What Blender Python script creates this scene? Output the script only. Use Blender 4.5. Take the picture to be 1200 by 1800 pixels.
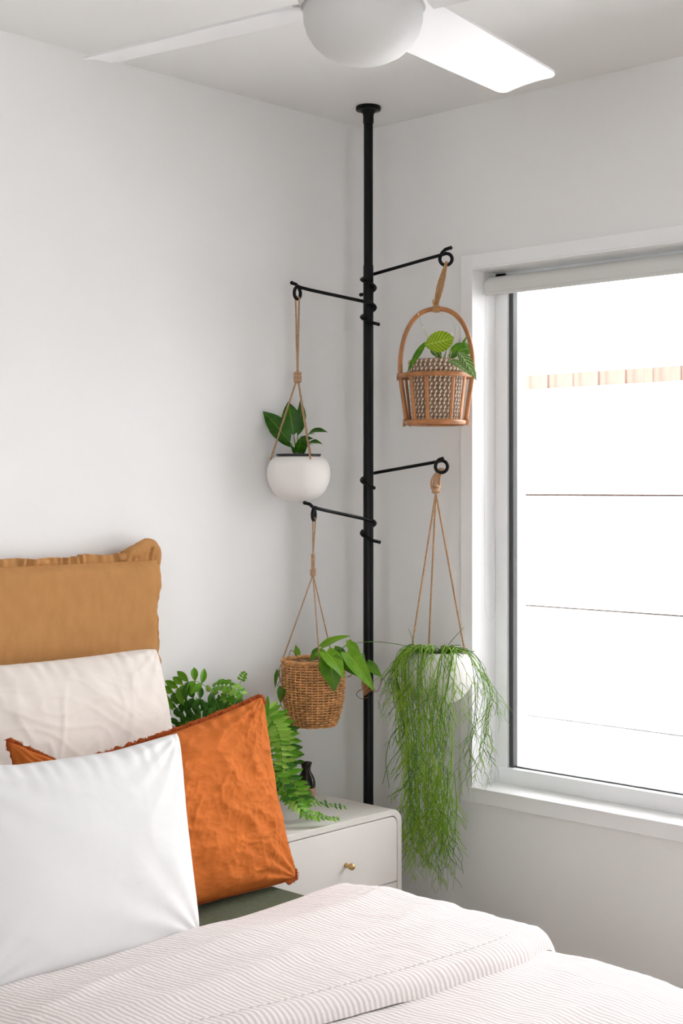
import bpy, math, random
import numpy as np
from mathutils import Vector, Matrix, noise

random.seed(7)
scene = bpy.context.scene
COL = scene.collection
for o in list(bpy.data.objects):
    bpy.data.objects.remove(o)

# ------------------------------------------------------------------ camera
TH = math.radians(43.4)
FWD = np.array([math.cos(TH), math.sin(TH), 0.0])
RGT = np.array([math.sin(TH), -math.cos(TH), 0.0])
UP = np.array([0.0, 0.0, 1.0])
CAM = np.array([-3.473, -3.168, 1.5])
FPX, HOR = 2500.0, 858.0
cam_data = bpy.data.cameras.new('camera')
cam_data.sensor_fit = 'VERTICAL'
cam_data.sensor_height = 36.0
cam_data.lens = 50.0
cam_data.shift_y = -(900.0 - HOR) / 1800.0
cam_data.clip_start = 0.05
cam = bpy.data.objects.new('camera', cam_data)
COL.objects.link(cam)
cam.location = CAM
cam.rotation_euler = (math.pi / 2, 0, TH - math.pi / 2)
scene.camera = cam

# ------------------------------------------------------------------ sky and exposure
SKY = 50.0
world = bpy.data.worlds.new('overcast_sky')
scene.world = world
world.use_nodes = True
bg = world.node_tree.nodes['Background']
bg.inputs['Color'].default_value = (0.93, 0.965, 1.0, 1)
bg.inputs['Strength'].default_value = SKY
scene.view_settings.view_transform = 'Standard'
scene.view_settings.look = 'None'
scene.view_settings.gamma = 1.0
scene.view_settings.use_curve_mapping = False
scene.view_settings.exposure = -2.05
scene.cycles.max_bounces = 10
scene.cycles.diffuse_bounces = 6
scene.cycles.transparent_max_bounces = 16
scene.cycles.sample_clamp_indirect = 0.0

sun_data = bpy.data.lights.new('sun', 'SUN')
sun_data.energy = 40.0
sun_data.angle = math.radians(3)
sun_data.color = (0.93, 0.968, 1.0)
sun = bpy.data.objects.new('sun', sun_data)
COL.objects.link(sun)
sun.location = (-3, 1, 8)
sun.rotation_euler = Vector((0.33, -0.06, -0.94)).to_track_quat('-Z', 'Y').to_euler()

def portal(name, loc, rot, sx, sy):
    l = bpy.data.lights.new(name, 'AREA')
    l.shape = 'RECTANGLE'
    l.size, l.size_y = sx, sy
    l.cycles.is_portal = True
    o = bpy.data.objects.new(name, l)
    COL.objects.link(o)
    o.location, o.rotation_euler = loc, rot

WY0, WY1, WZ0, WZ1 = -0.447, -2.70, 0.574, 2.178      # window opening in the right wall
DX0, DX1, DZ1 = -3.3, -2.6, 2.1                      # glass door opening added behind the camera for fill light
ROOM_X, ROOM_Y, CEIL = -4.7, -4.5, 2.684
portal('window_portal', (0.19, (WY0 + WY1) / 2, (WZ0 + WZ1) / 2), (0, math.pi / 2, 0), WZ1 - WZ0, WY0 - WY1)
SY0, SY1, SZ0, SZ1 = -3.2, -2.4, 1.1, 2.1            # window opening added across from the big window for fill light
portal('fill_window_portal', (ROOM_X - 0.19, (SY0 + SY1) / 2, (SZ0 + SZ1) / 2), (0, -math.pi / 2, 0), SZ1 - SZ0, SY1 - SY0)
portal('fill_door_portal', ((DX0 + DX1) / 2, ROOM_Y - 0.19, DZ1 / 2), (math.pi / 2, 0, 0), DX1 - DX0, DZ1)

# ------------------------------------------------------------------ helpers
def at(px, py, d):
    return CAM + (FWD + RGT * (px - 600) / FPX + UP * (HOR - py) / FPX) * d

def onz(px, py, z):
    r = FWD + RGT * (px - 600) / FPX + UP * (HOR - py) / FPX
    return CAM + r * ((z - CAM[2]) / r[2])

def nrm(v):
    v = np.asarray(v, float)
    return v / (np.linalg.norm(v) + 1e-12)

def A(*v):
    return np.array(v, float)

class MB:
    def __init__(s):
        s.v, s.f, s.uv = [], [], []
    def add(s, vs, fs, uv=None):
        b = len(s.v)
        s.v.extend([tuple(float(c) for c in p) for p in vs])
        s.f.extend([tuple(b + i for i in f) for f in fs])
        s.uv.extend(uv if uv is not None else [(0.0, 0.0)] * len(vs))
        return s
    def box(s, lo, hi):
        x0, y0, z0 = lo; x1, y1, z1 = hi
        if x0 > x1: x0, x1 = x1, x0
        if y0 > y1: y0, y1 = y1, y0
        if z0 > z1: z0, z1 = z1, z0
        v = [(x0,y0,z0),(x1,y0,z0),(x1,y1,z0),(x0,y1,z0),(x0,y0,z1),(x1,y0,z1),(x1,y1,z1),(x0,y1,z1)]
        f = [(0,3,2,1),(4,5,6,7),(0,1,5,4),(1,2,6,5),(2,3,7,6),(3,0,4,7)]
        return s.add(v, f)
    def tube(s, path, rad, n=8, caps=True, closed=False, squash=None):
        P = [np.asarray(p, float) for p in path]
        m = len(P)
        if np.isscalar(rad): rad = [rad] * m
        T = []
        for i in range(m):
            if closed: t = P[(i + 1) % m] - P[i - 1]
            else: t = P[min(i + 1, m - 1)] - P[max(i - 1, 0)]
            T.append(nrm(t))
        ref = A(0, 0, 1) if abs(T[0][2]) < 0.9 else A(1, 0, 0)
        N = nrm(np.cross(np.cross(T[0], ref), T[0]))
        vs, uv = [], []
        for i in range(m):
            N = nrm(N - T[i] * np.dot(N, T[i]))
            B = np.cross(T[i], N)
            for k in range(n):
                a = 2 * math.pi * k / n
                ca, sa = math.cos(a), math.sin(a)
                if squash: sa *= squash
                vs.append(P[i] + (N * ca + B * sa) * rad[i]); uv.append((i / max(1, m - 1), k / n))
        fs = []
        for i in range(m if closed else m - 1):
            j = (i + 1) % m
            for k in range(n):
                l = (k + 1) % n
                fs.append((i * n + k, i * n + l, j * n + l, j * n + k))
        if caps and not closed:
            fs.append(tuple(range(n))[::-1]); fs.append(tuple((m - 1) * n + k for k in range(n)))
        return s.add(vs, fs, uv)
    def lathe(s, c, prof, n=40, cap0=True, cap1=True):
        vs, uv = [], []
        m = len(prof)
        for i, (r, z) in enumerate(prof):
            for k in range(n):
                a = 2 * math.pi * k / n
                vs.append((c[0] + r * math.cos(a), c[1] + r * math.sin(a), c[2] + z)); uv.append((k / n, i / (m - 1)))
        fs = []
        for i in range(m - 1):
            for k in range(n):
                l = (k + 1) % n
                fs.append((i * n + k, i * n + l, (i + 1) * n + l, (i + 1) * n + k))
        if cap0: fs.append(tuple(range(n))[::-1])
        if cap1: fs.append(tuple((m - 1) * n + k for k in range(n)))
        return s.add(vs, fs, uv)
    def sphere(s, c, r, n=10, m=7, sc=(1, 1, 1)):
        prof = [(r * math.sin(math.pi * i / m), -r * math.cos(math.pi * i / m)) for i in range(m + 1)]
        b = len(s.v)
        s.lathe((0, 0, 0), prof, n, False, False)
        for i in range(b, len(s.v)):
            p = s.v[i]
            s.v[i] = (c[0] + p[0] * sc[0], c[1] + p[1] * sc[1], c[2] + p[2] * sc[2])
        return s
    def grid(s, P, uv=None, wrap=False):
        nu, nv = len(P), len(P[0])
        vs = [P[i][j] for i in range(nu) for j in range(nv)]
        fs = []
        for i in range(nu - 1):
            for j in range(nv - (0 if wrap else 1)):
                k = (j + 1) % nv
                fs.append((i * nv + j, i * nv + k, (i + 1) * nv + k, (i + 1) * nv + j))
        if uv is None:
            uv = [(i / (nu - 1), j / (nv - 1)) for i in range(nu) for j in range(nv)]
        return s.add(vs, fs, uv)

def wloc(o):
    p = A(0, 0, 0)
    while o is not None:
        p = p + np.array(o.location)
        o = o.parent
    return p

def build(mb, name, mat, parent=None, smooth=True, origin=None, bevel=0.0, subsurf=0, solid=0.0, auto=None):
    base = wloc(parent) if parent is not None else (np.asarray(origin, float) if origin is not None else A(0, 0, 0))
    vs = np.array(mb.v, float) - base
    me = bpy.data.meshes.new(name)
    me.from_pydata([tuple(p) for p in vs], [], mb.f)
    uvl = me.uv_layers.new(name='UVMap')
    li = np.empty(len(me.loops), dtype=np.int32)
    me.loops.foreach_get('vertex_index', li)
    uvl.data.foreach_set('uv', np.array(mb.uv, dtype=np.float32)[li].ravel())
    me.materials.append(mat)
    if smooth:
        me.polygons.foreach_set('use_smooth', [True] * len(me.polygons))
    o = bpy.data.objects.new(name, me)
    COL.objects.link(o)
    if parent is not None: o.parent = parent
    elif origin is not None: o.location = origin
    if bevel:
        m = o.modifiers.new('bevel', 'BEVEL'); m.width = bevel; m.segments = 3; m.limit_method = 'ANGLE'
        m.harden_normals = False
    if solid:
        m = o.modifiers.new('solidify', 'SOLIDIFY'); m.thickness = solid; m.offset = 0
    if subsurf:
        m = o.modifiers.new('subsurf', 'SUBSURF'); m.levels = subsurf; m.render_levels = subsurf
    if auto is not None and smooth:
        me.set_sharp_from_angle(angle=math.radians(auto))
    return o

def tag(o, label, cat, group=None, kind=None):
    o['label'] = label
    if cat: o['category'] = cat
    if group: o['group'] = group
    if kind: o['kind'] = kind
    return o

def thing(name, label, cat, loc, group=None, kind=None):
    o = bpy.data.objects.new(name, None)
    COL.objects.link(o)
    o.location = tuple(float(c) for c in loc)
    o.empty_display_size = 0.05
    return tag(o, label, cat, group, kind)

def catmull(pts, n):
    P = [np.asarray(p, float) for p in pts]
    P = [2 * P[0] - P[1]] + P + [2 * P[-1] - P[-2]]
    out = []
    segs = len(P) - 3
    for q in range(n):
        t = q / (n - 1) * segs
        i = min(int(t), segs - 1); t -= i
        a, b, c, d = P[i:i + 4]
        out.append(0.5 * (2 * b + (c - a) * t + (2 * a - 5 * b + 4 * c - d) * t * t + (3 * b - a - 3 * c + d) * t ** 3))
    return out

# ------------------------------------------------------------------ materials
MATS = {}
def nodes_of(m):
    return m.node_tree.nodes, m.node_tree.links

def mat(name, col, rough=0.6, metal=0.0, var=0.0, vscale=20.0, bump=0.0, bscale=200.0, col2=None, stretch=None,
        bdist=0.002, trans=0.0, spec=0.5, sheen=0.0, bump2=0.0, b2scale=30.0, b2dist=0.006, coat=0.0, ridged=False):
    m = bpy.data.materials.new(name)
    m.use_nodes = True
    n, l = nodes_of(m)
    p = n['Principled BSDF']
    p.inputs['Base Color'].default_value = (*col, 1)
    p.inputs['Roughness'].default_value = rough
    p.inputs['Metallic'].default_value = metal
    p.inputs['Specular IOR Level'].default_value = spec
    if coat: p.inputs['Coat Weight'].default_value = coat
    if sheen:
        p.inputs['Sheen Weight'].default_value = sheen
    tc = n.new('ShaderNodeTexCoord')
    vec = tc.outputs['Object']
    if stretch:
        mp = n.new('ShaderNodeMapping'); mp.inputs['Scale'].default_value = stretch
        l.new(vec, mp.inputs['Vector']); vec = mp.outputs['Vector']
    if var or col2:
        ns = n.new('ShaderNodeTexNoise'); ns.inputs['Scale'].default_value = vscale; ns.inputs['Detail'].default_value = 5
        l.new(vec, ns.inputs['Vector'])
        rp = n.new('ShaderNodeValToRGB')
        c2 = col2 if col2 else tuple(min(1, c * (1 + var)) for c in col)
        c1 = col if col2 else tuple(c * (1 - var) for c in col)
        rp.color_ramp.elements[0].color = (*c1, 1); rp.color_ramp.elements[1].color = (*c2, 1)
        rp.color_ramp.elements[0].position = 0.3; rp.color_ramp.elements[1].position = 0.7
        l.new(ns.outputs['Fac'], rp.inputs['Fac']); l.new(rp.outputs['Color'], p.inputs['Base Color'])
    last = None
    if bump2:
        n2 = n.new('ShaderNodeTexNoise'); n2.inputs['Scale'].default_value = b2scale; n2.inputs['Detail'].default_value = 3
        n2.inputs['Distortion'].default_value = 1.2
        if ridged:
            n2.noise_type = 'RIDGED_MULTIFRACTAL'; n2.normalize = True; n2.inputs['Distortion'].default_value = 0.6; n2.inputs['Roughness'].default_value = 0.45
        l.new(vec, n2.inputs['Vector'])
        bb = n.new('ShaderNodeBump'); bb.inputs['Strength'].default_value = bump2; bb.inputs['Distance'].default_value = b2dist
        l.new(n2.outputs['Fac'], bb.inputs['Height']); last = bb
    if bump:
        nb = n.new('ShaderNodeTexNoise'); nb.inputs['Scale'].default_value = bscale; nb.inputs['Detail'].default_value = 4
        l.new(vec, nb.inputs['Vector'])
        bn = n.new('ShaderNodeBump'); bn.inputs['Strength'].default_value = bump; bn.inputs['Distance'].default_value = bdist
        l.new(nb.outputs['Fac'], bn.inputs['Height'])
        if last: l.new(last.outputs['Normal'], bn.inputs['Normal'])
        last = bn
    if last: l.new(last.outputs['Normal'], p.inputs['Normal'])
    if trans:
        out = n['Material Output']
        tr = n.new('ShaderNodeBsdfTranslucent')
        src = p.inputs['Base Color']
        if src.is_linked: l.new(src.links[0].from_socket, tr.inputs['Color'])
        else: tr.inputs['Color'].default_value = (*col, 1)
        mx = n.new('ShaderNodeMixShader'); mx.inputs['Fac'].default_value = trans
        l.new(p.outputs['BSDF'], mx.inputs[1]); l.new(tr.outputs['BSDF'], mx.inputs[2]); l.new(mx.outputs['Shader'], out.inputs['Surface'])
    MATS[name] = m
    return m

def leaf_mat(name, col, col2, rib=(0.25, 0.42, 0.10), ribw=0.03, veins=0.0, vcol=None, rough=0.38, trans=0.25):
    m = bpy.data.materials.new(name)
    m.use_nodes = True
    n, l = nodes_of(m)
    p = n['Principled BSDF']; p.inputs['Roughness'].default_value = rough; p.inputs['Specular IOR Level'].default_value = 0.3
    uv = n.new('ShaderNodeUVMap'); sp = n.new('ShaderNodeSeparateXYZ'); l.new(uv.outputs['UV'], sp.inputs[0])
    s1 = n.new('ShaderNodeMath'); s1.operation = 'SUBTRACT'; l.new(sp.outputs['Y'], s1.inputs[0]); s1.inputs[1].default_value = 0.5
    ab = n.new('ShaderNodeMath'); ab.operation = 'ABSOLUTE'; l.new(s1.outputs[0], ab.inputs[0])
    tc = n.new('ShaderNodeTexCoord'); ns = n.new('ShaderNodeTexNoise'); ns.inputs['Scale'].default_value = 35
    l.new(tc.outputs['Object'], ns.inputs['Vector'])
    r0 = n.new('ShaderNodeValToRGB')
    r0.color_ramp.elements[0].color = (*col, 1); r0.color_ramp.elements[1].color = (*col2, 1)
    r0.color_ramp.elements[0].position = 0.35; r0.color_ramp.elements[1].position = 0.65
    l.new(ns.outputs['Fac'], r0.inputs['Fac'])
    cur = r0.outputs['Color']
    if veins:
        # side veins: stripes running out from the midrib
        m1 = n.new('ShaderNodeMath'); m1.operation = 'MULTIPLY'; l.new(ab.outputs[0], m1.inputs[0]); m1.inputs[1].default_value = -0.55
        a1 = n.new('ShaderNodeMath'); a1.operation = 'ADD'; l.new(sp.outputs['X'], a1.inputs[0]); l.new(m1.outputs[0], a1.inputs[1])
        m2 = n.new('ShaderNodeMath'); m2.operation = 'MULTIPLY'; l.new(a1.outputs[0], m2.inputs[0]); m2.inputs[1].default_value = veins * 2 * math.pi
        sn = n.new('ShaderNodeMath'); sn.operation = 'SINE'; l.new(m2.outputs[0], sn.inputs[0])
        rr = n.new('ShaderNodeMapRange'); rr.inputs['From Min'].default_value = 0.1; rr.inputs['From Max'].default_value = 0.9
        l.new(sn.outputs[0], rr.inputs['Value'])
        mv = n.new('ShaderNodeMixRGB'); l.new(rr.outputs[0], mv.inputs['Fac']); l.new(cur, mv.inputs[1]); mv.inputs[2].default_value = (*vcol, 1)
        cur = mv.outputs[0]
    lt = n.new('ShaderNodeMath'); lt.operation = 'LESS_THAN'; l.new(ab.outputs[0], lt.inputs[0]); lt.inputs[1].default_value = ribw
    mx = n.new('ShaderNodeMixRGB'); l.new(lt.outputs[0], mx.inputs['Fac']); l.new(cur, mx.inputs[1]); mx.inputs[2].default_value = (*rib, 1)
    l.new(mx.outputs[0], p.inputs['Base Color'])
    tr = n.new('ShaderNodeBsdfTranslucent'); l.new(mx.outputs[0], tr.inputs['Color'])
    ms = n.new('ShaderNodeMixShader'); ms.inputs['Fac'].default_value = trans
    l.new(p.outputs['BSDF'], ms.inputs[1]); l.new(tr.outputs['BSDF'], ms.inputs[2])
    l.new(ms.outputs[0], n['Material Output'].inputs['Surface'])
    MATS[name] = m
    return m

def glass_mat():
    m = bpy.data.materials.new('window_glass'); m.use_nodes = True
    n, l = nodes_of(m)
    n.remove(n['Principled BSDF'])
    t = n.new('ShaderNodeBsdfTransparent'); t.inputs['Color'].default_value = (0.97, 0.97, 0.97, 1)
    g = n.new('ShaderNodeBsdfGlossy'); g.inputs['Roughness'].default_value = 0.02
    lw = n.new('ShaderNodeLayerWeight'); lw.inputs['Blend'].default_value = 0.15
    mx = n.new('ShaderNodeMixShader'); l.new(lw.outputs['Fresnel'], mx.inputs['Fac'])
    l.new(t.outputs[0], mx.inputs[1]); l.new(g.outputs[0], mx.inputs[2]); l.new(mx.outputs[0], n['Material Output'].inputs['Surface'])
    return m

def stripe_mat():
    m = bpy.data.materials.new('striped_linen'); m.use_nodes = True
    n, l = nodes_of(m); p = n['Principled BSDF']; p.inputs['Roughness'].default_value = 0.9
    p.inputs['Specular IOR Level'].default_value = 0.15
    uv = n.new('ShaderNodeUVMap'); sp = n.new('ShaderNodeSeparateXYZ'); l.new(uv.outputs['UV'], sp.inputs[0])
    tc = n.new('ShaderNodeTexCoord')
    nz = n.new('ShaderNodeTexNoise'); nz.inputs['Scale'].default_value = 9; l.new(tc.outputs['Object'], nz.inputs['Vector'])
    wob = n.new('ShaderNodeMath'); wob.operation = 'MULTIPLY_ADD'; l.new(nz.outputs['Fac'], wob.inputs[0]); wob.inputs[1].default_value = 0.009
    l.new(sp.outputs['X'], wob.inputs[2])
    mu = n.new('ShaderNodeMath'); mu.operation = 'MULTIPLY'; l.new(wob.outputs[0], mu.inputs[0]); mu.inputs[1].default_value = 2 * math.pi / 0.0125
    sn = n.new('ShaderNodeMath'); sn.operation = 'SINE'; l.new(mu.outputs[0], sn.inputs[0])
    mr = n.new('ShaderNodeMapRange'); mr.inputs['From Min'].default_value = -0.35; mr.inputs['From Max'].default_value = 0.45
    l.new(sn.outputs[0], mr.inputs['Value'])
    mx = n.new('ShaderNodeMixRGB'); l.new(mr.outputs[0], mx.inputs['Fac'])
    mx.inputs[1].default_value = (0.82, 0.775, 0.76, 1); mx.inputs[2].default_value = (0.64, 0.57, 0.55, 1)
    l.new(mx.outputs[0], p.inputs['Base Color'])
    n2 = n.new('ShaderNodeTexNoise'); n2.inputs['Scale'].default_value = 600; l.new(tc.outputs['Object'], n2.inputs['Vector'])
    b = n.new('ShaderNodeBump'); b.inputs['Strength'].default_value = 0.25; b.inputs['Distance'].default_value = 0.001
    l.new(n2.outputs['Fac'], b.inputs['Height'])
    mp = n.new('ShaderNodeMapping'); mp.inputs['Scale'].default_value = (28, 7, 20); l.new(tc.outputs['Object'], mp.inputs['Vector'])
    n3 = n.new('ShaderNodeTexNoise'); n3.inputs['Scale'].default_value = 1.0; n3.inputs['Detail'].default_value = 4; n3.inputs['Distortion'].default_value = 0.8
    l.new(mp.outputs[0], n3.inputs['Vector'])
    b3 = n.new('ShaderNodeBump'); b3.inputs['Strength'].default_value = 0.5; b3.inputs['Distance'].default_value = 0.008
    l.new(n3.outputs['Fac'], b3.inputs['Height']); l.new(b3.outputs[0], b.inputs['Normal'])
    l.new(b.outputs[0], p.inputs['Normal'])
    return m

M_WALL = mat('white_wall_paint', (0.865, 0.858, 0.85), 0.75, bump=0.05, bscale=350, bdist=0.0006, spec=0.2)
M_CEIL = mat('white_ceiling_paint', (0.865, 0.855, 0.845), 0.85, spec=0.1)
M_TRIM = mat('white_gloss_trim', (0.91, 0.91, 0.91), 0.4, spec=0.4)
M_ALU = mat('white_powder_coated_frame', (0.90, 0.91, 0.92), 0.35)
M_GASK = mat('dark_rubber_gasket', (0.055, 0.057, 0.06), 0.5)
M_FLOOR = mat('oak_floor', (0.50, 0.43, 0.37), 0.45, var=0.15, vscale=3, stretch=(1, 14, 1))
M_GLASS = glass_mat()
M_FAN = mat('white_fan_plastic', (0.79, 0.78, 0.785), 0.4)
M_DOME = mat('opal_glass', (0.74, 0.735, 0.725), 0.5, trans=0.12)
M_BLACK = mat('black_powder_coat', (0.004, 0.004, 0.0045), 0.33, spec=0.18)
M_JUTE = mat('jute_cord', (0.50, 0.32, 0.19), 0.9, var=0.35, vscale=300, bump=0.6, bscale=500, spec=0.1)
M_RAFFIA = mat('raffia_strip', (0.47, 0.27, 0.12), 0.7, var=0.4, vscale=90, stretch=(6, 6, 0.6), spec=0.2)
M_POT = mat('matt_white_ceramic', (0.87, 0.835, 0.805), 0.6, spec=0.3)
M_NURS = mat('black_nursery_plastic', (0.012, 0.012, 0.013), 0.5)
M_SOIL = mat('potting_soil', (0.03, 0.02, 0.014), 1.0, var=0.5, vscale=120, bump=1.0, bscale=150, bdist=0.006)
M_RATT = mat('honey_rattan_cane', (0.44, 0.18, 0.062), 0.42, var=0.28, vscale=26, stretch=(1, 1, 0.5))
M_WICK = mat('woven_willow', (0.64, 0.31, 0.11), 0.5, var=0.3, vscale=45)
M_SEAB = mat('brown_seagrass', (0.29, 0.17, 0.10), 0.8, var=0.35, vscale=120)
M_SEAW = mat('white_cotton_yarn', (0.72, 0.64, 0.54), 0.85, var=0.15, vscale=200)
M_HEADB = mat('ochre_linen', (0.47, 0.235, 0.088), 0.9, var=0.06, vscale=40, stretch=(1, 1, 0.5), bump=0.35, bscale=700, bdist=0.001, bump2=0.25, b2scale=14, b2dist=0.004, ridged=True, spec=0.1)
M_CREAM = mat('cream_linen', (0.74, 0.675, 0.62), 0.9, bump=0.25, bscale=700, bdist=0.001, bump2=0.45, b2scale=9, b2dist=0.006, ridged=True, spec=0.1)
M_WHITE = mat('white_linen', (0.72, 0.715, 0.71), 0.9, bump=0.2, bscale=800, bdist=0.0008, bump2=0.12, b2scale=12, b2dist=0.006, spec=0.1)
M_RUST = mat('rust_linen', (0.50, 0.132, 0.026), 0.85, var=0.08, vscale=20, bump=0.3, bscale=700, bdist=0.001, bump2=0.8, b2scale=11, b2dist=0.008, ridged=True, spec=0.1)
M_RUSTD = mat('rust_frayed_thread', (0.30, 0.062, 0.014), 0.9, var=0.3, vscale=200, spec=0.1)
M_GREEN = mat('olive_linen', (0.105, 0.115, 0.075), 0.9, var=0.2, vscale=90, stretch=(5, 0.7, 1), bump=0.3, bscale=500, bdist=0.001, bump2=0.25, b2scale=18, spec=0.1)
M_STRIPE = stripe_mat()
M_BASE = mat('bed_base_fabric', (0.45, 0.42, 0.38), 0.9)
M_NS = mat('pale_lacquered_wood', (0.79, 0.755, 0.72), 0.5, spec=0.35)
M_NSTOP = mat('pale_wood_grain', (0.74, 0.71, 0.66), 0.5, var=0.06, vscale=8, stretch=(1.5, 30, 1), spec=0.3, bump=0.2, bscale=14, bdist=0.0006)
M_GAP = mat('shadow_gap_lining', (0.30, 0.20, 0.15), 0.9)
M_BRASS = mat('brushed_brass', (0.62, 0.42, 0.18), 0.28, metal=1.0)
M_GLAZE = mat('dark_olive_glaze', (0.018, 0.014, 0.008), 0.16, spec=0.4)
M_TERRA = mat('raw_terracotta', (0.56, 0.30, 0.19), 0.85, var=0.1, vscale=60)
M_DKPOT = mat('black_plant_pot', (0.015, 0.013, 0.012), 0.5)
M_STEM = mat('green_stem', (0.12, 0.24, 0.04), 0.5)
M_PALE = mat('pale_flower_stalk', (0.55, 0.56, 0.30), 0.6)
M_PETAL = mat('white_petal', (0.85, 0.85, 0.82), 0.6, trans=0.3)
M_VINE = mat('brown_vine', (0.20, 0.10, 0.05), 0.7)
M_DEAD = mat('dry_brown_leaf', (0.30, 0.14, 0.06), 0.8, var=0.3, vscale=50, trans=0.15)
M_BLIND = mat('grey_white_blind_fabric', (0.74, 0.735, 0.71), 0.8, trans=0.08)
M_CHAIN = mat('white_bead_chain', (0.8, 0.79, 0.76), 0.4)
M_SLEEP = mat('white_painted_sleeper', (0.82, 0.81, 0.80), 0.9, var=0.04, vscale=4)
M_PALING = mat('pale_timber_paling', (0.80, 0.74, 0.70), 0.9, var=0.08, vscale=6, stretch=(8, 8, 0.6))
M_PALE2 = mat('shade_toned_timber', (0.30, 0.20, 0.165), 0.9, var=0.25, vscale=8, stretch=(8, 8, 0.8))  # darker copy of the paling timber, with shade put into its colour
M_PAVE = mat('pale_concrete', (0.62, 0.61, 0.59), 0.9, var=0.08, vscale=5)

L_LILY = leaf_mat('peace_lily_leaf', (0.022, 0.090, 0.004), (0.040, 0.14, 0.006), rib=(0.13, 0.27, 0.02), ribw=0.028, rough=0.32, trans=0.2)
L_PHIL = leaf_mat('philodendron_leaf', (0.13, 0.31, 0.010), (0.19, 0.40, 0.016), rib=(0.34, 0.54, 0.07), ribw=0.02, trans=0.28)
L_PHILD = leaf_mat('philodendron_dark_leaf', (0.055, 0.165, 0.006), (0.10, 0.25, 0.010), rib=(0.2, 0.36, 0.03), ribw=0.02, trans=0.25)
L_CAL = leaf_mat('calathea_bright_leaf', (0.29, 0.42, 0.012), (0.36, 0.50, 0.02), rib=(0.5, 0.60, 0.10), ribw=0.02, veins=8, vcol=(0.13, 0.24, 0.008), trans=0.35)
L_CALD = leaf_mat('calathea_striped_leaf', (0.055, 0.15, 0.012), (0.09, 0.2, 0.018), rib=(0.50, 0.60, 0.30), ribw=0.03, veins=7, vcol=(0.36, 0.48, 0.24), trans=0.2)
L_CALG = leaf_mat('calathea_green_leaf', (0.05, 0.16, 0.006), (0.10, 0.25, 0.010), rib=(0.2, 0.4, 0.04), ribw=0.03, trans=0.25)
L_F1 = leaf_mat('fern_mid_leaflet', (0.10, 0.30, 0.010), (0.16, 0.40, 0.018), rib=(0.16, 0.40, 0.02), ribw=0.03, trans=0.3)
L_F2 = leaf_mat('fern_light_leaflet', (0.24, 0.46, 0.04), (0.36, 0.58, 0.10), rib=(0.30, 0.54, 0.06), ribw=0.03, trans=0.3)
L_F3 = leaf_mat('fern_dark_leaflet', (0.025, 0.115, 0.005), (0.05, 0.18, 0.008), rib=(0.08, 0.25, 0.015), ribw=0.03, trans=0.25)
M_RH = [mat('rhipsalis_lime', (0.34, 0.57, 0.035), 0.45, trans=0.15), mat('rhipsalis_mid', (0.20, 0.41, 0.02), 0.45, trans=0.15),
        mat('rhipsalis_deep', (0.085, 0.22, 0.018), 0.45, trans=0.15)]

# ================================================================== THE SETTING
def struct(o, label):
    o['kind'] = 'structure'; o['label'] = label
    return o

WT = 0.20
struct(build(MB().box((ROOM_X - WT, ROOM_Y - WT, -0.1), (WT, WT, 0)), 'floor', M_FLOOR, smooth=False), 'light oak board floor below the bed')
struct(build(MB().box((ROOM_X - WT, ROOM_Y - WT, CEIL), (WT, WT, CEIL + 0.12)), 'ceiling', M_CEIL, smooth=False), 'flat white painted ceiling above the fan')
struct(build(MB().box((ROOM_X - WT, 0, 0), (WT, WT, CEIL)), 'wall_left', M_WALL, smooth=False), 'plain white wall behind the headboard')
w = MB()
w.box((0, 0, 0), (WT, WY0, CEIL)).box((0, WY1, 0), (WT, ROOM_Y, CEIL)).box((0, WY0, 0), (WT, WY1, WZ0)).box((0, WY0, WZ1), (WT, WY1, CEIL))
struct(build(w, 'wall_right', M_WALL, smooth=False), 'white wall around the big window')
w = MB()
w.box((ROOM_X, ROOM_Y - WT, 0), (DX0, ROOM_Y, CEIL)).box((DX1, ROOM_Y - WT, 0), (WT, ROOM_Y, CEIL)).box((DX0, ROOM_Y - WT, DZ1), (DX1, ROOM_Y, CEIL))
struct(build(w, 'wall_back', M_WALL, smooth=False), 'white wall with the added glass door opposite the bed')
w = MB()
w.box((ROOM_X - WT, ROOM_Y - WT, 0), (ROOM_X, SY0, CEIL)).box((ROOM_X - WT, SY1, 0), (ROOM_X, 0, CEIL)).box((ROOM_X - WT, SY0, 0), (ROOM_X, SY1, SZ0)).box((ROOM_X - WT, SY0, SZ1), (ROOM_X, SY1, CEIL))
struct(build(w, 'wall_side', M_WALL, smooth=False), 'plain white wall across from the window')
struct(build(MB().box((ROOM_X, -0.012, 0), (0, 0, 0.09)), 'baseboard_left', M_TRIM, smooth=False, bevel=0.003), 'white skirting board along the headboard wall')
struct(build(MB().box((-0.012, -0.012, 0), (0, ROOM_Y, 0.09)), 'baseboard_right', M_TRIM, smooth=False, bevel=0.003), 'white skirting board below the big window')

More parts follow.
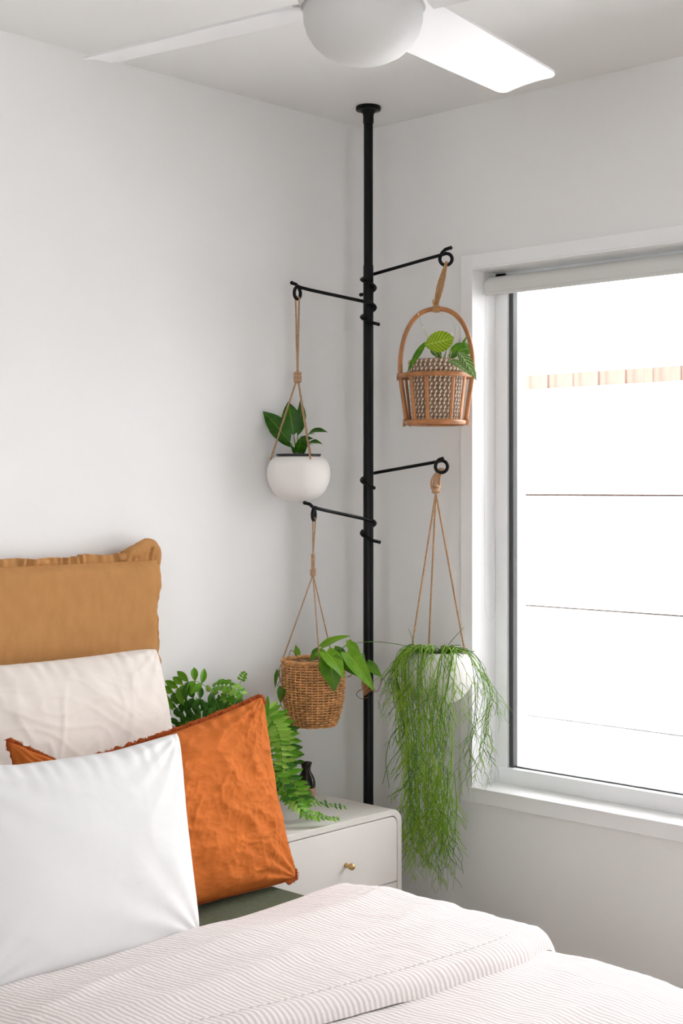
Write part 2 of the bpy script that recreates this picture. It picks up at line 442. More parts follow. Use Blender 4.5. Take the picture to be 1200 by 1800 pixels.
# ---- window
win = thing('window_1', 'big white framed window with flat trim and roller blind', None, (0, WY0, WZ0), kind='structure')
TW, TT = 0.042, 0.014
for nm, lo, hi in (('trim_board', (-TT, WY0 + TW, WZ0 - TW), (0, WY0, WZ1 + TW)), ('trim_board', (-TT, WY1 - TW, WZ0 - TW), (0, WY1, WZ1 + TW)),
                   ('trim_board', (-TT, WY0, WZ1), (0, WY1, WZ1 + TW)), ('trim_board', (-TT, WY0, WZ0 - TW), (0, WY1, WZ0))):
    build(MB().box(lo, hi), nm, M_TRIM, win, smooth=False, bevel=0.002)
LT = 0.006
FX = 0.10
for nm, lo, hi in (('jamb_lining', (-TT - 0.003, WY0, WZ0), (0.2, WY0 - LT, WZ1)), ('jamb_lining', (-TT - 0.003, WY1 + LT, WZ0), (0.2, WY1, WZ1)),
                   ('jamb_lining', (-TT - 0.003, WY0, WZ1 - LT), (0.2, WY1, WZ1)), ('window_sill', (-TT - 0.006, WY0, WZ0), (0.2, WY1, WZ0 + LT))):
    build(MB().box(lo, hi), nm, M_TRIM, win, smooth=False, bevel=0.0015)
FW = 0.050
MULL = -1.72
def wbox(nm, m, x0, x1, y0, y1, z0, z1, bev=0.002):
    return build(MB().box((x0, y0, z0), (x1, y1, z1)), nm, m, win, smooth=False, bevel=bev)
a0, a1, b0, b1 = WY0 - LT, WY1 + LT, WZ0 + LT, WZ1 - LT
wbox('frame_stile', M_ALU, FX, 0.17, a0, a0 - 0.044, b0, b1)
wbox('frame_stile', M_ALU, FX, 0.17, a1, a1 + 0.044, b0, b1)
wbox('frame_rail', M_ALU, FX - 0.006, 0.17, a0 - 0.016, a1, b0, b0 + 0.049)
wbox('frame_rail', M_ALU, FX, 0.17, a0, a1, b1 - 0.049, b1)
wbox('outer_reveal', M_ALU, 0.165, 0.20, a0, a0 - 0.044, b0, b1)
wbox('mullion', M_ALU, FX + 0.004, 0.17, MULL + 0.03, MULL - 0.03, b0, b1)
# dark gasket strips that hold the glass
gs = a0 - 0.044
wbox('gasket', M_GASK, FX + 0.012, 0.135, gs, gs - 0.016, b0 + 0.049, b1 - 0.049, 0.001)
wbox('gasket', M_GASK, FX + 0.022, 0.135, gs, MULL + 0.03, b0 + 0.046, b0 + 0.0525, 0.001)
wbox('gasket', M_GASK, FX + 0.022, 0.135, gs, MULL + 0.03, b1 - 0.054, b1 - 0.047, 0.001)
wbox('gasket', M_GASK, FX + 0.022, 0.135, MULL + 0.036, MULL + 0.028, b0 + 0.049, b1 - 0.049, 0.001)
for y0, y1 in ((gs - 0.006, MULL + 0.03), (MULL - 0.03, a1 + 0.044)):
    g = build(MB().box((0.128, y0, b0 + 0.05), (0.133, y1, b1 - 0.05)), 'pane', M_GLASS, win, smooth=False)
# ---- glass sliding door, added unseen behind the camera to bring in fill light
door = thing('fill_door', 'wide white framed sliding glass door added opposite the bed for fill light', None, (DX0, ROOM_Y, 0), kind='structure')
for lo, hi in (((DX0, ROOM_Y - 0.15, 0), (DX0 + 0.06, ROOM_Y - 0.05, DZ1)), ((DX1 - 0.06, ROOM_Y - 0.15, 0), (DX1, ROOM_Y - 0.05, DZ1)),
               ((DX0, ROOM_Y - 0.15, DZ1 - 0.06), (DX1, ROOM_Y - 0.05, DZ1)), ((-2.98, ROOM_Y - 0.15, 0), (-2.92, ROOM_Y - 0.05, DZ1))):
    build(MB().box(lo, hi), 'fill_door_frame', M_ALU, door, smooth=False, bevel=0.003)
for x0, x1 in ((DX0 + 0.06, -2.98), (-2.92, DX1 - 0.06)):
    build(MB().box((x0, ROOM_Y - 0.105, 0.0), (x1, ROOM_Y - 0.099, DZ1 - 0.06)), 'fill_door_pane', M_GLASS, door, smooth=False)

# ---- unseen side window, added across the room as a second fill source
swin = thing('fill_window', 'white framed window added in the wall across the room for fill light', None, (ROOM_X, SY0, SZ0), kind='structure')
for lo, hi in (((ROOM_X - 0.15, SY0, SZ0), (ROOM_X - 0.08, SY0 + 0.05, SZ1)), ((ROOM_X - 0.15, SY1 - 0.05, SZ0), (ROOM_X - 0.08, SY1, SZ1)),
               ((ROOM_X - 0.15, SY0, SZ0), (ROOM_X - 0.08, SY1, SZ0 + 0.05)), ((ROOM_X - 0.15, SY0, SZ1 - 0.05), (ROOM_X - 0.08, SY1, SZ1))):
    build(MB().box(lo, hi), 'fill_window_frame', M_ALU, swin, smooth=False, bevel=0.002)
build(MB().box((ROOM_X - 0.12, SY0 + 0.05, SZ0 + 0.05), (ROOM_X - 0.115, SY1 - 0.05, SZ1 - 0.05)), 'pane', M_GLASS, swin, smooth=False)

# ---- outside: paving, sleeper wall, paling fence
struct(build(MB().box((-12, -14, -0.25), (9, 6, -0.12)), 'ground', M_PAVE, smooth=False), 'pale concrete paving outside the window')
FXX = 1.30
rw = thing('retaining_wall', 'white horizontal sleeper wall seen through the window', 'wall', (FXX, 0, -0.12))
zs = [-0.12, 0.118, 0.565, 1.017, 1.472, 1.905]
for i in range(5):
    build(MB().box((FXX, -8.0, zs[i] + 0.004), (FXX + 0.05, 3.0, zs[i + 1] - (0.004 if i < 4 else 0))), 'sleeper', M_SLEEP, rw, smooth=False)
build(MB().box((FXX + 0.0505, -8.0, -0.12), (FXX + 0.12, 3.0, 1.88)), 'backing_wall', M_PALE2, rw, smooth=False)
pf = thing('paling_fence', 'pale timber paling fence on top of the white sleeper wall', 'fence', (FXX + 0.1, 0, 1.9))
pw = 0.125
me_a = me_b = None
for i in range(44):
    y = 0.9 - i * pw
    if me_a is None:
        oa = build(MB().box((-0.009, 0, -0.01), (0.009, -pw + 0.008, 0.12)), 'inner_paling', M_PALE2, None, smooth=False)  # dark-toned row standing in for the shaded strip below the palings
        ob = build(MB().box((-0.011, 0, 0.06), (0.011, -pw + 0.002, 0.39)), 'paling', M_PALING, None, smooth=False)
        me_a, me_b = oa.data, ob.data
        oa.parent = ob.parent = pf
    else:
        oa = bpy.data.objects.new('inner_paling', me_a); COL.objects.link(oa); oa.parent = pf
        ob = bpy.data.objects.new('paling', me_b); COL.objects.link(ob); ob.parent = pf
    oa.location = (0.03 + 0.003 * (i % 3), y, 0.0)
    ob.location = (-0.045, y, 0.008)

# ---- roller blind
bl = thing('roller_blind', 'rolled up grey white roller blind at the top of the window', 'blind', (0.05, WY0 - 0.02, 2.13))
BX, BZ, BR = 0.060, 2.127, 0.0280
prof = []
for k in range(15):
    a = math.radians(90 + k * 15 - 20)
    prof.append((BX + BR * math.cos(a), BZ + BR * math.sin(a)))
y0b, y1b = WY0 - 0.020, WY1 + 0.02
roll = MB()
ring = [(BX + BR * math.cos(2 * math.pi * k / 32), BZ + BR * math.sin(2 * math.pi * k / 32)) for k in range(32)]
roll.add([(x, y0b, z) for x, z in ring] + [(x, y1b, z) for x, z in ring],
         [(k, (k + 1) % 32, 32 + (k + 1) % 32, 32 + k) for k in range(32)] + [tuple(range(32)), tuple(range(63, 31, -1))])
build(roll, 'fabric_roll', M_BLIND, bl, auto=40)
build(MB().box((BX - BR - 0.0005, y0b, 2.100), (BX - BR + 0.0015, y1b, BZ)), 'hanging_fabric', M_BLIND, bl, smooth=False)
build(MB().box((BX - BR - 0.003, y0b, 2.094), (BX - BR + 0.004, y1b, 2.106)), 'bottom_rail', M_BLIND, bl, smooth=False, bevel=0.002)
br = MB()
br.box((BX - 0.024, WY0 - 0.006, 2.10), (BX + 0.024, WY0 - 0.010, 2.172))
build(br, 'bracket', M_CHAIN, bl, smooth=False, bevel=0.002)
sp = MB()
sp.tube([(BX, WY0 - 0.010, BZ), (BX, WY0 - 0.020, BZ)], 0.022, 20)
build(sp, 'chain_wheel', M_CHAIN, bl, auto=40)
ch = MB()
zc = BZ
for xx in (BX - 0.0235, BX + 0.0235):
    z = BZ + 0.0
    while z > 1.12:
        ch.sphere((xx + 0.004 * math.sin(z * 3), WY0 - 0.016, z), 0.0015, 6, 4)
        z -= 0.0062
for k in range(9):
    a = math.pi + math.pi * k / 8
    ch.sphere((BX + 0.022 * math.cos(a), WY0 - 0.016, 1.12 + 0.03 * math.sin(a)), 0.0015, 6, 4)
co = build(ch, 'bead_chain', M_CHAIN, bl); co['kind'] = 'stuff'

# ================================================================== BED
BT = 0.487                      # top of the sheet
BXR, BXL = -0.925, -2.45        # bed sides
def wr(p, sc, seed=0.0):
    return noise.ridged_multi_fractal(Vector((p[0] * sc + seed, p[1] * sc - seed, p[2] * sc)), 0.9, 2.1, 3, 0.9, 2.0) - 0.9

bed = thing('bed_base', 'upholstered bed base under the mattress', 'bed', (-1.69, -1.1, 0))
build(MB().box((BXL + 0.02, -2.08, 0.06), (BXR - 0.02, -0.13, 0.24)), 'base_frame', M_BASE, bed, smooth=False, bevel=0.01)
for sx in (BXL + 0.1, BXR - 0.1):
    for sy in (-2.0, -0.25):
        build(MB().box((sx - 0.03, sy - 0.03, 0), (sx + 0.03, sy + 0.03, 0.06)), 'leg', M_BASE, bed, smooth=False)

def rounded_slab(x0, x1, y0, y1, z0, z1, r, nx=60, ny=60, hf=None):
    mb = MB()
    # superellipse-sided slab: top grid wrapped down the sides
    prof = [(0.0, z0), (0.0, z1 - r)] + [(r - r * math.cos(a), z1 - r + r * math.sin(a)) for a in [math.radians(t) for t in (15, 30, 45, 60, 75, 90)]]
    rows = []
    for ins, z in prof:
        row = []
        X0, X1, Y0, Y1 = x0 + ins, x1 - ins, y0 + ins, y1 - ins
        for t in range(nx): row.append((X0 + (X1 - X0) * t / nx, Y0, z))
        for t in range(ny): row.append((X1, Y0 + (Y1 - Y0) * t / ny, z))
        for t in range(nx): row.append((X1 - (X1 - X0) * t / nx, Y1, z))
        for t in range(ny): row.append((X0, Y1 - (Y1 - Y0) * t / ny, z))
        rows.append(row)
    mb.grid(rows, wrap=True)
    X0, X1, Y0, Y1 = x0 + r, x1 - r, y0 + r, y1 - r
    mb.grid([[(X0 + (X1 - X0) * i / nx, Y0 + (Y1 - Y0) * j / ny, z1 + (hf(X0 + (X1 - X0) * i / nx, Y0 + (Y1 - Y0) * j / ny) if hf and 0 < i < nx and 0 < j < ny else 0)) for j in range(ny + 1)] for i in range(nx + 1)])
    return mb
mt = thing('mattress', 'mattress in an olive green fitted linen sheet', 'mattress', (-1.69, -1.1, 0.24))
build(rounded_slab(BXL, BXR, -2.1, -0.125, 0.24, BT, 0.05, hf=lambda x, y: 0.003 * wr((x, y, 0), 5)), 'fitted_sheet', M_GREEN, mt)

# ---- headboard with a ruffled linen slip cover
HX1, HX0, HZ, HY0, HY1 = -0.955, -2.47, 1.30, -0.105, -0.018
hb = thing('headboard', 'ochre linen slip covered headboard with ruffled edge against the wall', 'headboard', (-1.7, -0.06, 0))
mb = MB()
nx, nz = 110, 90
rows = []
for i in range(nx + 1):
    row = []
    for j in range(nz + 1):
        x = HX0 + (HX1 - HX0) * i / nx; z = 0.05 + (HZ - 0.05) * j / nz
        d = 0.0
        # vertical gathers in the loose lower cloth
        g = max(0.0, min(1.0, (1.19 - z) / 0.2))
        d += 0.0035 * g * wr((x * 3.2, 0, z * 0.45), 8, 3) + 0.0012 * wr((x, 0, z), 22, 9)
        e = min(1.0, (HX1 - x) / 0.03, (HZ - z) / 0.03)
        row.append((x, HY0 + 0.022 * (1 - min(1, e)) ** 2 - d * max(0, e), z))
    rows.append(row)
mb.grid(rows)
# top, right side and back
mb.grid([[(HX0 + (HX1 - HX0) * i / nx, y, HZ - (0.004 if y > HY0 + 0.03 else 0)) for y in (HY0 + 0.022, -0.06, HY1)] for i in range(nx + 1)][::-1])
mb.grid([[(HX1, y, 0.05 + (HZ - 0.05) * j / nz) for y in (HY0 + 0.022, -0.06, HY1)] for j in range(nz + 1)])
build(mb, 'front_panel', M_HEADB, hb)
def ruffle(path, out, width, amp, seed, nw=7, fq=1.0):
    """a gathered strip of cloth: path = seam points, out = outward direction per point"""
    mbx = MB(); rows = []
    n = len(path)
    for i in range(n):
        p = np.asarray(path[i]); o_ = nrm(out[i])
        t = nrm(np.asarray(path[min(i + 1, n - 1)]) - np.asarray(path[max(i - 1, 0)]))
        b = np.cross(t, o_)
        row = []
        for k in range(nw):
            u = k / (nw - 1)
            w_ = noise.noise(Vector((i * fq * 0.16, seed, u * 0.6))) + 0.6 * noise.noise(Vector((i * fq * 0.45, seed + 5, u))) + 0.55 * math.sin(i * fq * 2.3 + 5 * noise.noise(Vector((i * fq * 0.2, seed + 2, 0)))) * (0.5 + noise.noise(Vector((i * fq * 0.11, seed + 3, 0))))
            wd = width(i / (n - 1)) * (1 + 0.22 * noise.noise(Vector((i * fq * 0.13, seed + 9, 0))))
            row.append(p + o_ * wd * u + b * (amp * w_ * (0.25 + u)) )
        rows.append(row)
    mbx.grid(rows)
    return mbx
pathT = [A(HX0 + (HX1 - HX0) * i / 600, HY0 + 0.032, HZ - 0.012) for i in range(601)]
outT = [A(0, -0.05, 1.0)] * 601
build(ruffle(pathT, outT, lambda u: 0.032 + 0.018 * max(0, (u - 0.86) / 0.14), 0.014, 2.0, fq=0.25), 'top_ruffle', M_HEADB, hb, solid=0.003, subsurf=1)
pathS = [A(HX1 - 0.006, -0.088, HZ - 0.01 - (HZ - 0.12) * i / 110) for i in range(111)]
def sidew(u):
    z = HZ - u * HZ
    return 0.006 + 0.022 * math.exp(-((z - 1.26) / 0.05) ** 2) + 0.034 * max(0, min(1, (1.10 - z) / 0.18))
build(ruffle(pathS, [A(1, 0.35, 0)] * 111, sidew, 0.007, 6.0), 'side_ruffle', M_HEADB, hb, solid=0.003, subsurf=1)
# puffed corner fold
cf = MB()
cp = catmull([(HX1 - 0.13, HY0 + 0.03, HZ + 0.008), (HX1 - 0.06, HY0 + 0.03, HZ + 0.030), (HX1 - 0.015, HY0 + 0.04, HZ + 0.036),
              (HX1 + 0.012, HY0 + 0.05, HZ + 0.018), (HX1 + 0.016, HY0 + 0.055, HZ - 0.02), (HX1 + 0.004, HY0 + 0.06, HZ - 0.065)], 40)
cf.tube(cp, [0.008 + 0.018 * math.sin(math.pi * i / 39) ** 0.7 for i in range(40)], 14, squash=0.7)
for i, v in enumerate(cf.v):
    q = 0.004 * noise.noise(Vector((v[0] * 60, v[1] * 60, v[2] * 60)))
    cf.v[i] = (v[0] + q, v[1] + q, v[2] + q)
build(cf, 'corner_gather', M_HEADB, hb)

# ---- pillows
def pillow(name, label, cat, BLc, BRc, TRc, TLc, T, mat_, bow=(0.05, 0.05), amp=0.004, wsc=9.0, seed=0.0, sag=None, n=88, radial=0.0, pw=2.4, front=1.15, fine=0.0, fsc=6.0, fasp=(1.0, 1.0), frot=0.0, fpow=4):
    c = [np.asarray(p, float) for p in (BLc, BRc, TRc, TLc)]
    cen = sum(c) / 4
    ex = (c[1] + c[2] - c[0] - c[3]) / 4
    ey = (c[2] + c[3] - c[0] - c[1]) / 4
    nn = nrm(np.cross(ex, ey))            # towards the room (for x to the right, y up)
    def base(x, y):
        xx = x * (1 - bow[0] * (1 - y * y)); yy = y * (1 - bow[1] * (1 - x * x))
        rc_ = 1 - 0.03 * abs(x * y) ** 8
        xx, yy = xx * rc_, yy * rc_
        u, v = (xx + 1) / 2, (yy + 1) / 2
        p = c[0] * (1 - u) * (1 - v) + c[1] * u * (1 - v) + c[2] * u * v + c[3] * (1 - u) * v
        if sag is not None and v > 0.4:
            p = p - nrm(ey) * sag(x) * ((v - 0.4) / 0.6) ** 2
        return p
    root = thing(name, label, cat, (cen[0], cen[1], min(q[2] for q in c)))
    mb = MB()
    for side in (1, -1):
        rows = []
        for i in range(n + 1):
            row = []
            for j in range(n + 1):
                # denser near the seam
                x = math.sin(math.pi / 2 * (2 * i / n - 1)) * 0.55 + (2 * i / n - 1) * 0.45
                y = math.sin(math.pi / 2 * (2 * j / n - 1)) * 0.55 + (2 * j / n - 1) * 0.45
                e = max(0, 1 - abs(x) ** pw) ** 0.48 * max(0, 1 - abs(y) ** pw) ** 0.48
                p = base(x, y)
                w_ = amp * wr((x * 1.0, y * 1.0, 0.3 * side), wsc * 0.25, seed)
                if fine:
                    X_, Y_ = x * np.linalg.norm(ex) * 10, y * np.linalg.norm(ey) * 10
                    Xr, Yr = X_ * math.cos(frot) - Y_ * math.sin(frot), X_ * math.sin(frot) + Y_ * math.cos(frot)
                    wx = 0.5 * noise.noise(Vector((X_ * 0.6, Y_ * 0.6, seed)))
                    wy = 0.5 * noise.noise(Vector((X_ * 0.6, Y_ * 0.6, seed + 7)))
                    n1 = noise.noise(Vector(((Xr + wx) * fsc * 0.1 * fasp[0], (Yr + wy) * fsc * 0.1 * fasp[1], seed)))
                    n2_ = noise.noise(Vector(((Yr + wx) * fsc * 0.16 * fasp[0], (Xr - wy) * fsc * 0.16 * fasp[1], seed + 3)))
                    msk = 0.5 + 0.9 * noise.noise(Vector((X_ * 0.35, Y_ * 0.35, seed + 11)))
                    w_ += fine * max(0.0, msk) * ((1 - min(1, abs(n1) * 2.0)) ** fpow + 0.7 * (1 - min(1, abs(n2_) * 2.0)) ** fpow)
                if radial:
                    for sx in (-1, 1):
                        for sy in (-1, 1):
                            dx, dy = sx - x, sy - y
                            r = math.hypot(dx, dy); an = math.atan2(dy, dx)
                            w_ += radial * math.exp(-r * 2.0) * math.sin(an * 16 + seed + sx * 2 + sy) * min(1, r * 4)
                    for sx in (-1, 1):       # seam gathers
                        w_ += radial * 0.6 * math.exp(-abs(1 - y) * 9) * math.sin(x * 46 + 3 * noise.noise(Vector((x * 4, seed, 0))))
                t = side * (T * e * (front if side > 0 else 0.85)) + w_ * (e ** 0.5) * side
                row.append(p + nn * t)
            rows.append(row)
        mb.grid(rows if side > 0 else rows[::-1])
    body = build(mb, 'pillow_cover', mat_, root)
    return root, base, nn, ey, ex

pillow('pillow', 'cream linen pillow leaning on the ochre headboard', 'pillow',
       (-1.72, -0.385, 0.50), (-1.040, -0.385, 0.50), (-1.036, -0.185, 1.076), (-1.70, -0.185, 1.075), 0.072, M_CREAM,
       bow=(0.055, 0.03), amp=0.006, wsc=8, seed=1.3, radial=0.004, fine=0.0042, fsc=8.0, fasp=(1.6, 0.55), frot=0.35, n=140)
chop = lambda x: 0.088 * (max(0.0, (0.97 - x) / 1.59) ** 0.78 if x > -0.62 else (x + 1) / 0.38)
rp_, rb, rn, rey, rex = pillow('pillow', 'rust orange linen pillow with frayed edges and dented top', 'pillow',
       (-1.70, -0.585, 0.502), (-0.905, -0.590, 0.500), (-0.872, -0.425, 0.952), (-1.672, -0.425, 0.935), 0.072, M_RUST,
       bow=(0.07, 0.03), amp=0.010, wsc=16, seed=4.1, sag=chop, radial=0.008, fine=0.0068, fsc=24.0, fasp=(1.0, 0.6), frot=0.5, fpow=6, n=220)
# frayed seam: a ragged band and loose threads round the edge
fr = MB()
def edge_pts(m):
    out = []
    for k in range(m): out.append((-1 + 2 * k / m, -1))
    for k in range(m): out.append((1, -1 + 2 * k / m))
    for k in range(m): out.append((1 - 2 * k / m, 1))
    for k in range(m): out.append((-1, 1 - 2 * k / m))
    return out
ep = edge_pts(110)
rows = []
for i, (x, y) in enumerate(ep + ep[:1]):
    p = rb(x, y)
    d = nrm(rex) * (x if abs(x) >= 0.999 else 0) + nrm(rey) * (y if abs(y) >= 0.999 else 0)
    d = nrm(d + 1e-6)
    wv = 0.004 * noise.noise(Vector((i * 0.6, 2, 0))) + 0.004 * noise.noise(Vector((i * 0.21, 7, 0)))
    tope = 1.0 if y > 0.9 or (abs(x) > 0.9 and abs(y) > 0.9) else 0.25
    wd = (0.011 + 0.007 * noise.noise(Vector((i * 0.4, 4, 0)))) * tope
    rows.append([p - d * 0.006, p + d * wd * 0.5 + rn * wv * 0.6, p + d * wd + rn * wv])
fr.grid(rows)
for i in range(1500):
    k = random.random() * len(ep); x, y = ep[int(k)]
    f = k - int(k); x2, y2 = ep[(int(k) + 1) % len(ep)]
    x, y = x + (x2 - x) * f, y + (y2 - y) * f
    if y < 0.95 and not (abs(x) > 0.93 and abs(y) > 0.93): continue
    p = rb(x, y)
    d = nrm(nrm(rex) * (x if abs(x) >= 0.98 else 0) + nrm(rey) * (y if abs(y) >= 0.98 else 0) + np.random.RandomState(i).uniform(-.5, .5, 3))
    q = p + d * random.uniform(0.006, 0.015)
    s_ = np.cross(d, rn) * 0.0007
    fr.add([p - s_, p + s_, q + s_ * 0.5, q - s_ * 0.5], [(0, 1, 2, 3)])
build(fr, 'frayed_edge', M_RUSTD, rp_, solid=0.0008)
pillow('pillow', 'plain white square pillow standing in front of the rust pillow', 'pillow',
       (-1.99, -0.745, 0.50), (-1.358, -0.735, 0.485), (-1.322, -0.615, 0.936), (-1.975, -0.625, 0.952), 0.064, M_WHITE,
       sag=lambda x: 0.022 * min(1.0, (1 - abs(x)) / 0.62) ** 0.8, bow=(0.045, 0.03), amp=0.003, wsc=5, seed=7.7, radial=0.006, fine=0.003, fsc=4.0, fasp=(1.0, 0.7), frot=-0.6, n=110)

# ---- duvet
dv = thing('duvet', 'pale striped linen duvet with its top folded back', 'duvet', (-1.69, -1.5, BT))
def edge_curve(y0, y1, h, side_drop=0.34, seed=0.0, nxs=120, nys=110, thick=0.03, roll0=True, roll1=True, xr=-0.875, yend=None):
    """cover over the bed: flat across the bed, rounding over the right side and hanging down"""
    mbx = MB(); rows = []; uvs = []
    xl = -2.52; R_ = 0.075
    L1 = (xr - R_) - xl; L2 = R_ * math.pi / 2; L3 = side_drop
    tot = L1 + L2 + L3
    ks = []
    for i in range(nxs + 1):
        s = tot * (i / nxs)
        ks.append(s)
    ts = [j / nys for j in range(nys + 1)]
    for s in ks:
        row = []
        for t in ts:
            y = y0 + ((yend(min(s, L1 + L2) + xl) if yend else y1) - y0) * t
            # shape along the bed incl. rolled ends
            dy0, dy1 = abs(y - y0), abs(y - (yend(min(s, L1 + L2) + xl) if yend else y1))
            hz = h(y)
            if roll0: hz -= thick * (1 - math.sqrt(max(0, 1 - (1 - min(1, dy0 / thick)) ** 2)))
            if roll1: hz -= thick * (1 - math.sqrt(max(0, 1 - (1 - min(1, dy1 / thick)) ** 2)))
            xs = min(s, L1) + xl
            fw = 0.006 * wr((xs * 0.55, y * 1.7, 0), 3.2, seed) + 0.0016 * wr((xs * 1.2, y * 2.4, 0), 9, seed + 3)
            puff = 0.010 * noise.noise(Vector((xs * 3.0, y * 3.0, seed)))
            if s <= L1:
                row.append((xs, y, hz + fw + puff))
            elif s <= L1 + L2:
                a = (s - L1) / R_
                row.append((xr - R_ + (R_ + fw) * math.sin(a), y, hz - R_ + (R_ + fw + puff * math.cos(a)) * math.cos(a)))
            else:
                dn = s - L1 - L2
                row.append((xr + fw + 0.012 * math.sin(y * 14 + seed) * min(1, dn * 6), y, hz - R_ - dn))
        rows.append(row)
        uvs += [(s, t_) for t_ in ts]
    mbx.grid(rows, uv=uvs)
    return mbx
def surf_z(xs, y, h, seed):
    return h(y) + 0.006 * wr((xs * 0.55, y * 1.7, 0), 3.2, seed) + 0.0016 * wr((xs * 1.2, y * 2.4, 0), 9, seed + 3) + 0.010 * noise.noise(Vector((xs * 3.0, y * 3.0, seed)))
def h_low(y):
    # height along the bed, metres
    return float(np.interp(-y, [0.9, 1.2, 1.40, 1.50, 1.62, 1.75, 1.95, 2.3], [0.500, 0.500, 0.503, 0.509, 0.509, 0.499, 0.49, 0.47]))
def h_top(y):
    return float(np.interp(-y, [0.70, 0.75, 0.85, 0.95, 1.05, 1.15, 1.28, 1.36, 1.42], [0.518, 0.524, 0.538, 0.546, 0.548, 0.546, 0.542, 0.540, 0.538]))
def yfold(x):
    return float(np.interp(x, [-2.5, -1.85, -1.55, -1.33, -1.12, -1.02, -0.95, -0.86], [-1.22, -1.275, -1.325, -1.365, -1.395, -1.395, -1.375, -1.36]))
build(edge_curve(-1.15, -2.25, h_low, 0.30, 2.0, roll0=False), 'cover', M_STRIPE, dv)
build(edge_curve(-0.735, -1.385, h_top, 0.26, 5.0, nys=140, thick=0.040, xr=-0.862, yend=yfold), 'folded_top', M_STRIPE, dv)
# stitched hem line near the folded edge
hem = MB()
pts = []
for i in range(80):
    x = -2.5 + (1.56) * i / 79
    pts.append((x, yfold(x) + 0.062 + 0.003 * math.sin(x * 9), surf_z(x, yfold(x) + 0.062 + 0.003 * math.sin(x * 9), h_top, 5.0) + 0.0004))
build(hem.tube(pts, 0.0016, 6), 'hem_seam', M_STRIPE, dv)

# ================================================================== NIGHTSTAND
NX0, NX1, NY0, NY1, NZ0, NZ1 = -0.880, -0.349, -0.455, -0.03, 0.14, 0.572
ns = thing('nightstand', 'pale bedside table with rounded corners and brass knobs beside the bed', 'nightstand', ((NX0 + NX1) / 2, (NY0 + NY1) / 2, 0))
def rrect(x0, x1, z0, z1, r, k=8):
    out = []
    for cx, cz, a0_ in ((x1 - r, z0 + r, -90), (x1 - r, z1 - r, 0), (x0 + r, z1 - r, 90), (x0 + r, z0 + r, 180)):
        for q in range(k + 1):
            a = math.radians(a0_ + 90 * q / k)
            out.append((cx + r * math.cos(a), cz + r * math.sin(a)))
    return out
outer = rrect(NX0, NX1, NZ0, NZ1, 0.040)
inner = rrect(NX0 + 0.018, NX1 - 0.018, NZ0 + 0.018, NZ1 - 0.018, 0.026)
n_ = len(outer)
sh = MB()
sh.add([(x, NY0, z) for x, z in outer] + [(x, NY1, z) for x, z in outer] + [(x, NY0, z) for x, z in inner] + [(x, NY1, z) for x, z in inner],
       [(k, (k + 1) % n_, n_ + (k + 1) % n_, n_ + k) for k in range(n_)] +
       [(2 * n_ + k, 3 * n_ + k, 3 * n_ + (k + 1) % n_, 2 * n_ + (k + 1) % n_) for k in range(n_)] +
       [(k, 2 * n_ + k, 2 * n_ + (k + 1) % n_, (k + 1) % n_) for k in range(n_)] + [tuple(n_ + k for k in range(n_))])
build(sh, 'shell', M_NSTOP, ns, bevel=0.0015, auto=35)
build(MB().box((NX0 + 0.02, NY0 + 0.03, NZ0 + 0.02), (NX1 - 0.02, NY0 + 0.034, NZ1 - 0.02)), 'drawer_lining', M_GAP, ns, smooth=False)
zm = 0.362
def drawer(z0, z1, kz, rt, rb_):
    x0, x1 = NX0 + 0.0205, NX1 - 0.0205
    pr = []
    for cx, cz, a0_, r in ((x1, z0, -90, rb_), (x1, z1, 0, rt), (x0, z1, 90, rt), (x0, z0, 180, rb_)):
        sx = -1 if cx == x1 else 1; sz = 1 if cz == z0 else -1
        for q in range(7):
            a = math.radians(a0_ + 90 * q / 6)
            pr.append((cx + sx * r + r * math.cos(a), cz + sz * r + r * math.sin(a)))
    m_ = len(pr)
    d = MB()
    d.add([(x, NY0 + 0.001, z) for x, z in pr] + [(x, NY0 + 0.028, z) for x, z in pr],
          [(k, n2, m_ + n2, m_ + k) for k in range(m_) for n2 in [(k + 1) % m_]] + [tuple(range(m_ - 1, -1, -1)), tuple(range(m_, 2 * m_))])
    do = build(d, 'drawer', M_NS, ns, bevel=0.001, auto=35)
    kx = -0.586
    kb = MB()
    prof = [(0.0075, 0.0), (0.0075, 0.002), (0.0050, 0.004), (0.0045, 0.011), (0.006, 0.014)]
    prof += [(0.0098 * math.sin(math.radians(t)), 0.0225 - 0.0098 * math.cos(math.radians(t))) for t in range(40, 181, 14)]
    kb.lathe((0, 0, 0), prof, 24)
    kb.v = [(kx + v[0], NY0 + 0.001 - v[2], kz + v[1]) for v in kb.v]
    kb.f = [tuple(reversed(f)) for f in kb.f]
    build(kb, 'knob', M_BRASS, do)
drawer(zm + 0.0015, NZ1 - 0.0205, 0.449, 0.0255, 0.003)
drawer(NZ0 + 0.0205, zm - 0.0015, 0.26, 0.003, 0.0255)
for sx in (NX0 + 0.05, NX1 - 0.05):
    for sy in (NY0 + 0.05, NY1 - 0.05):
        lg = MB(); lg.lathe((sx, sy, 0), [(0.011, 0), (0.016, NZ0 + 0.002)], 16)
        build(lg, 'leg', M_NS, ns)

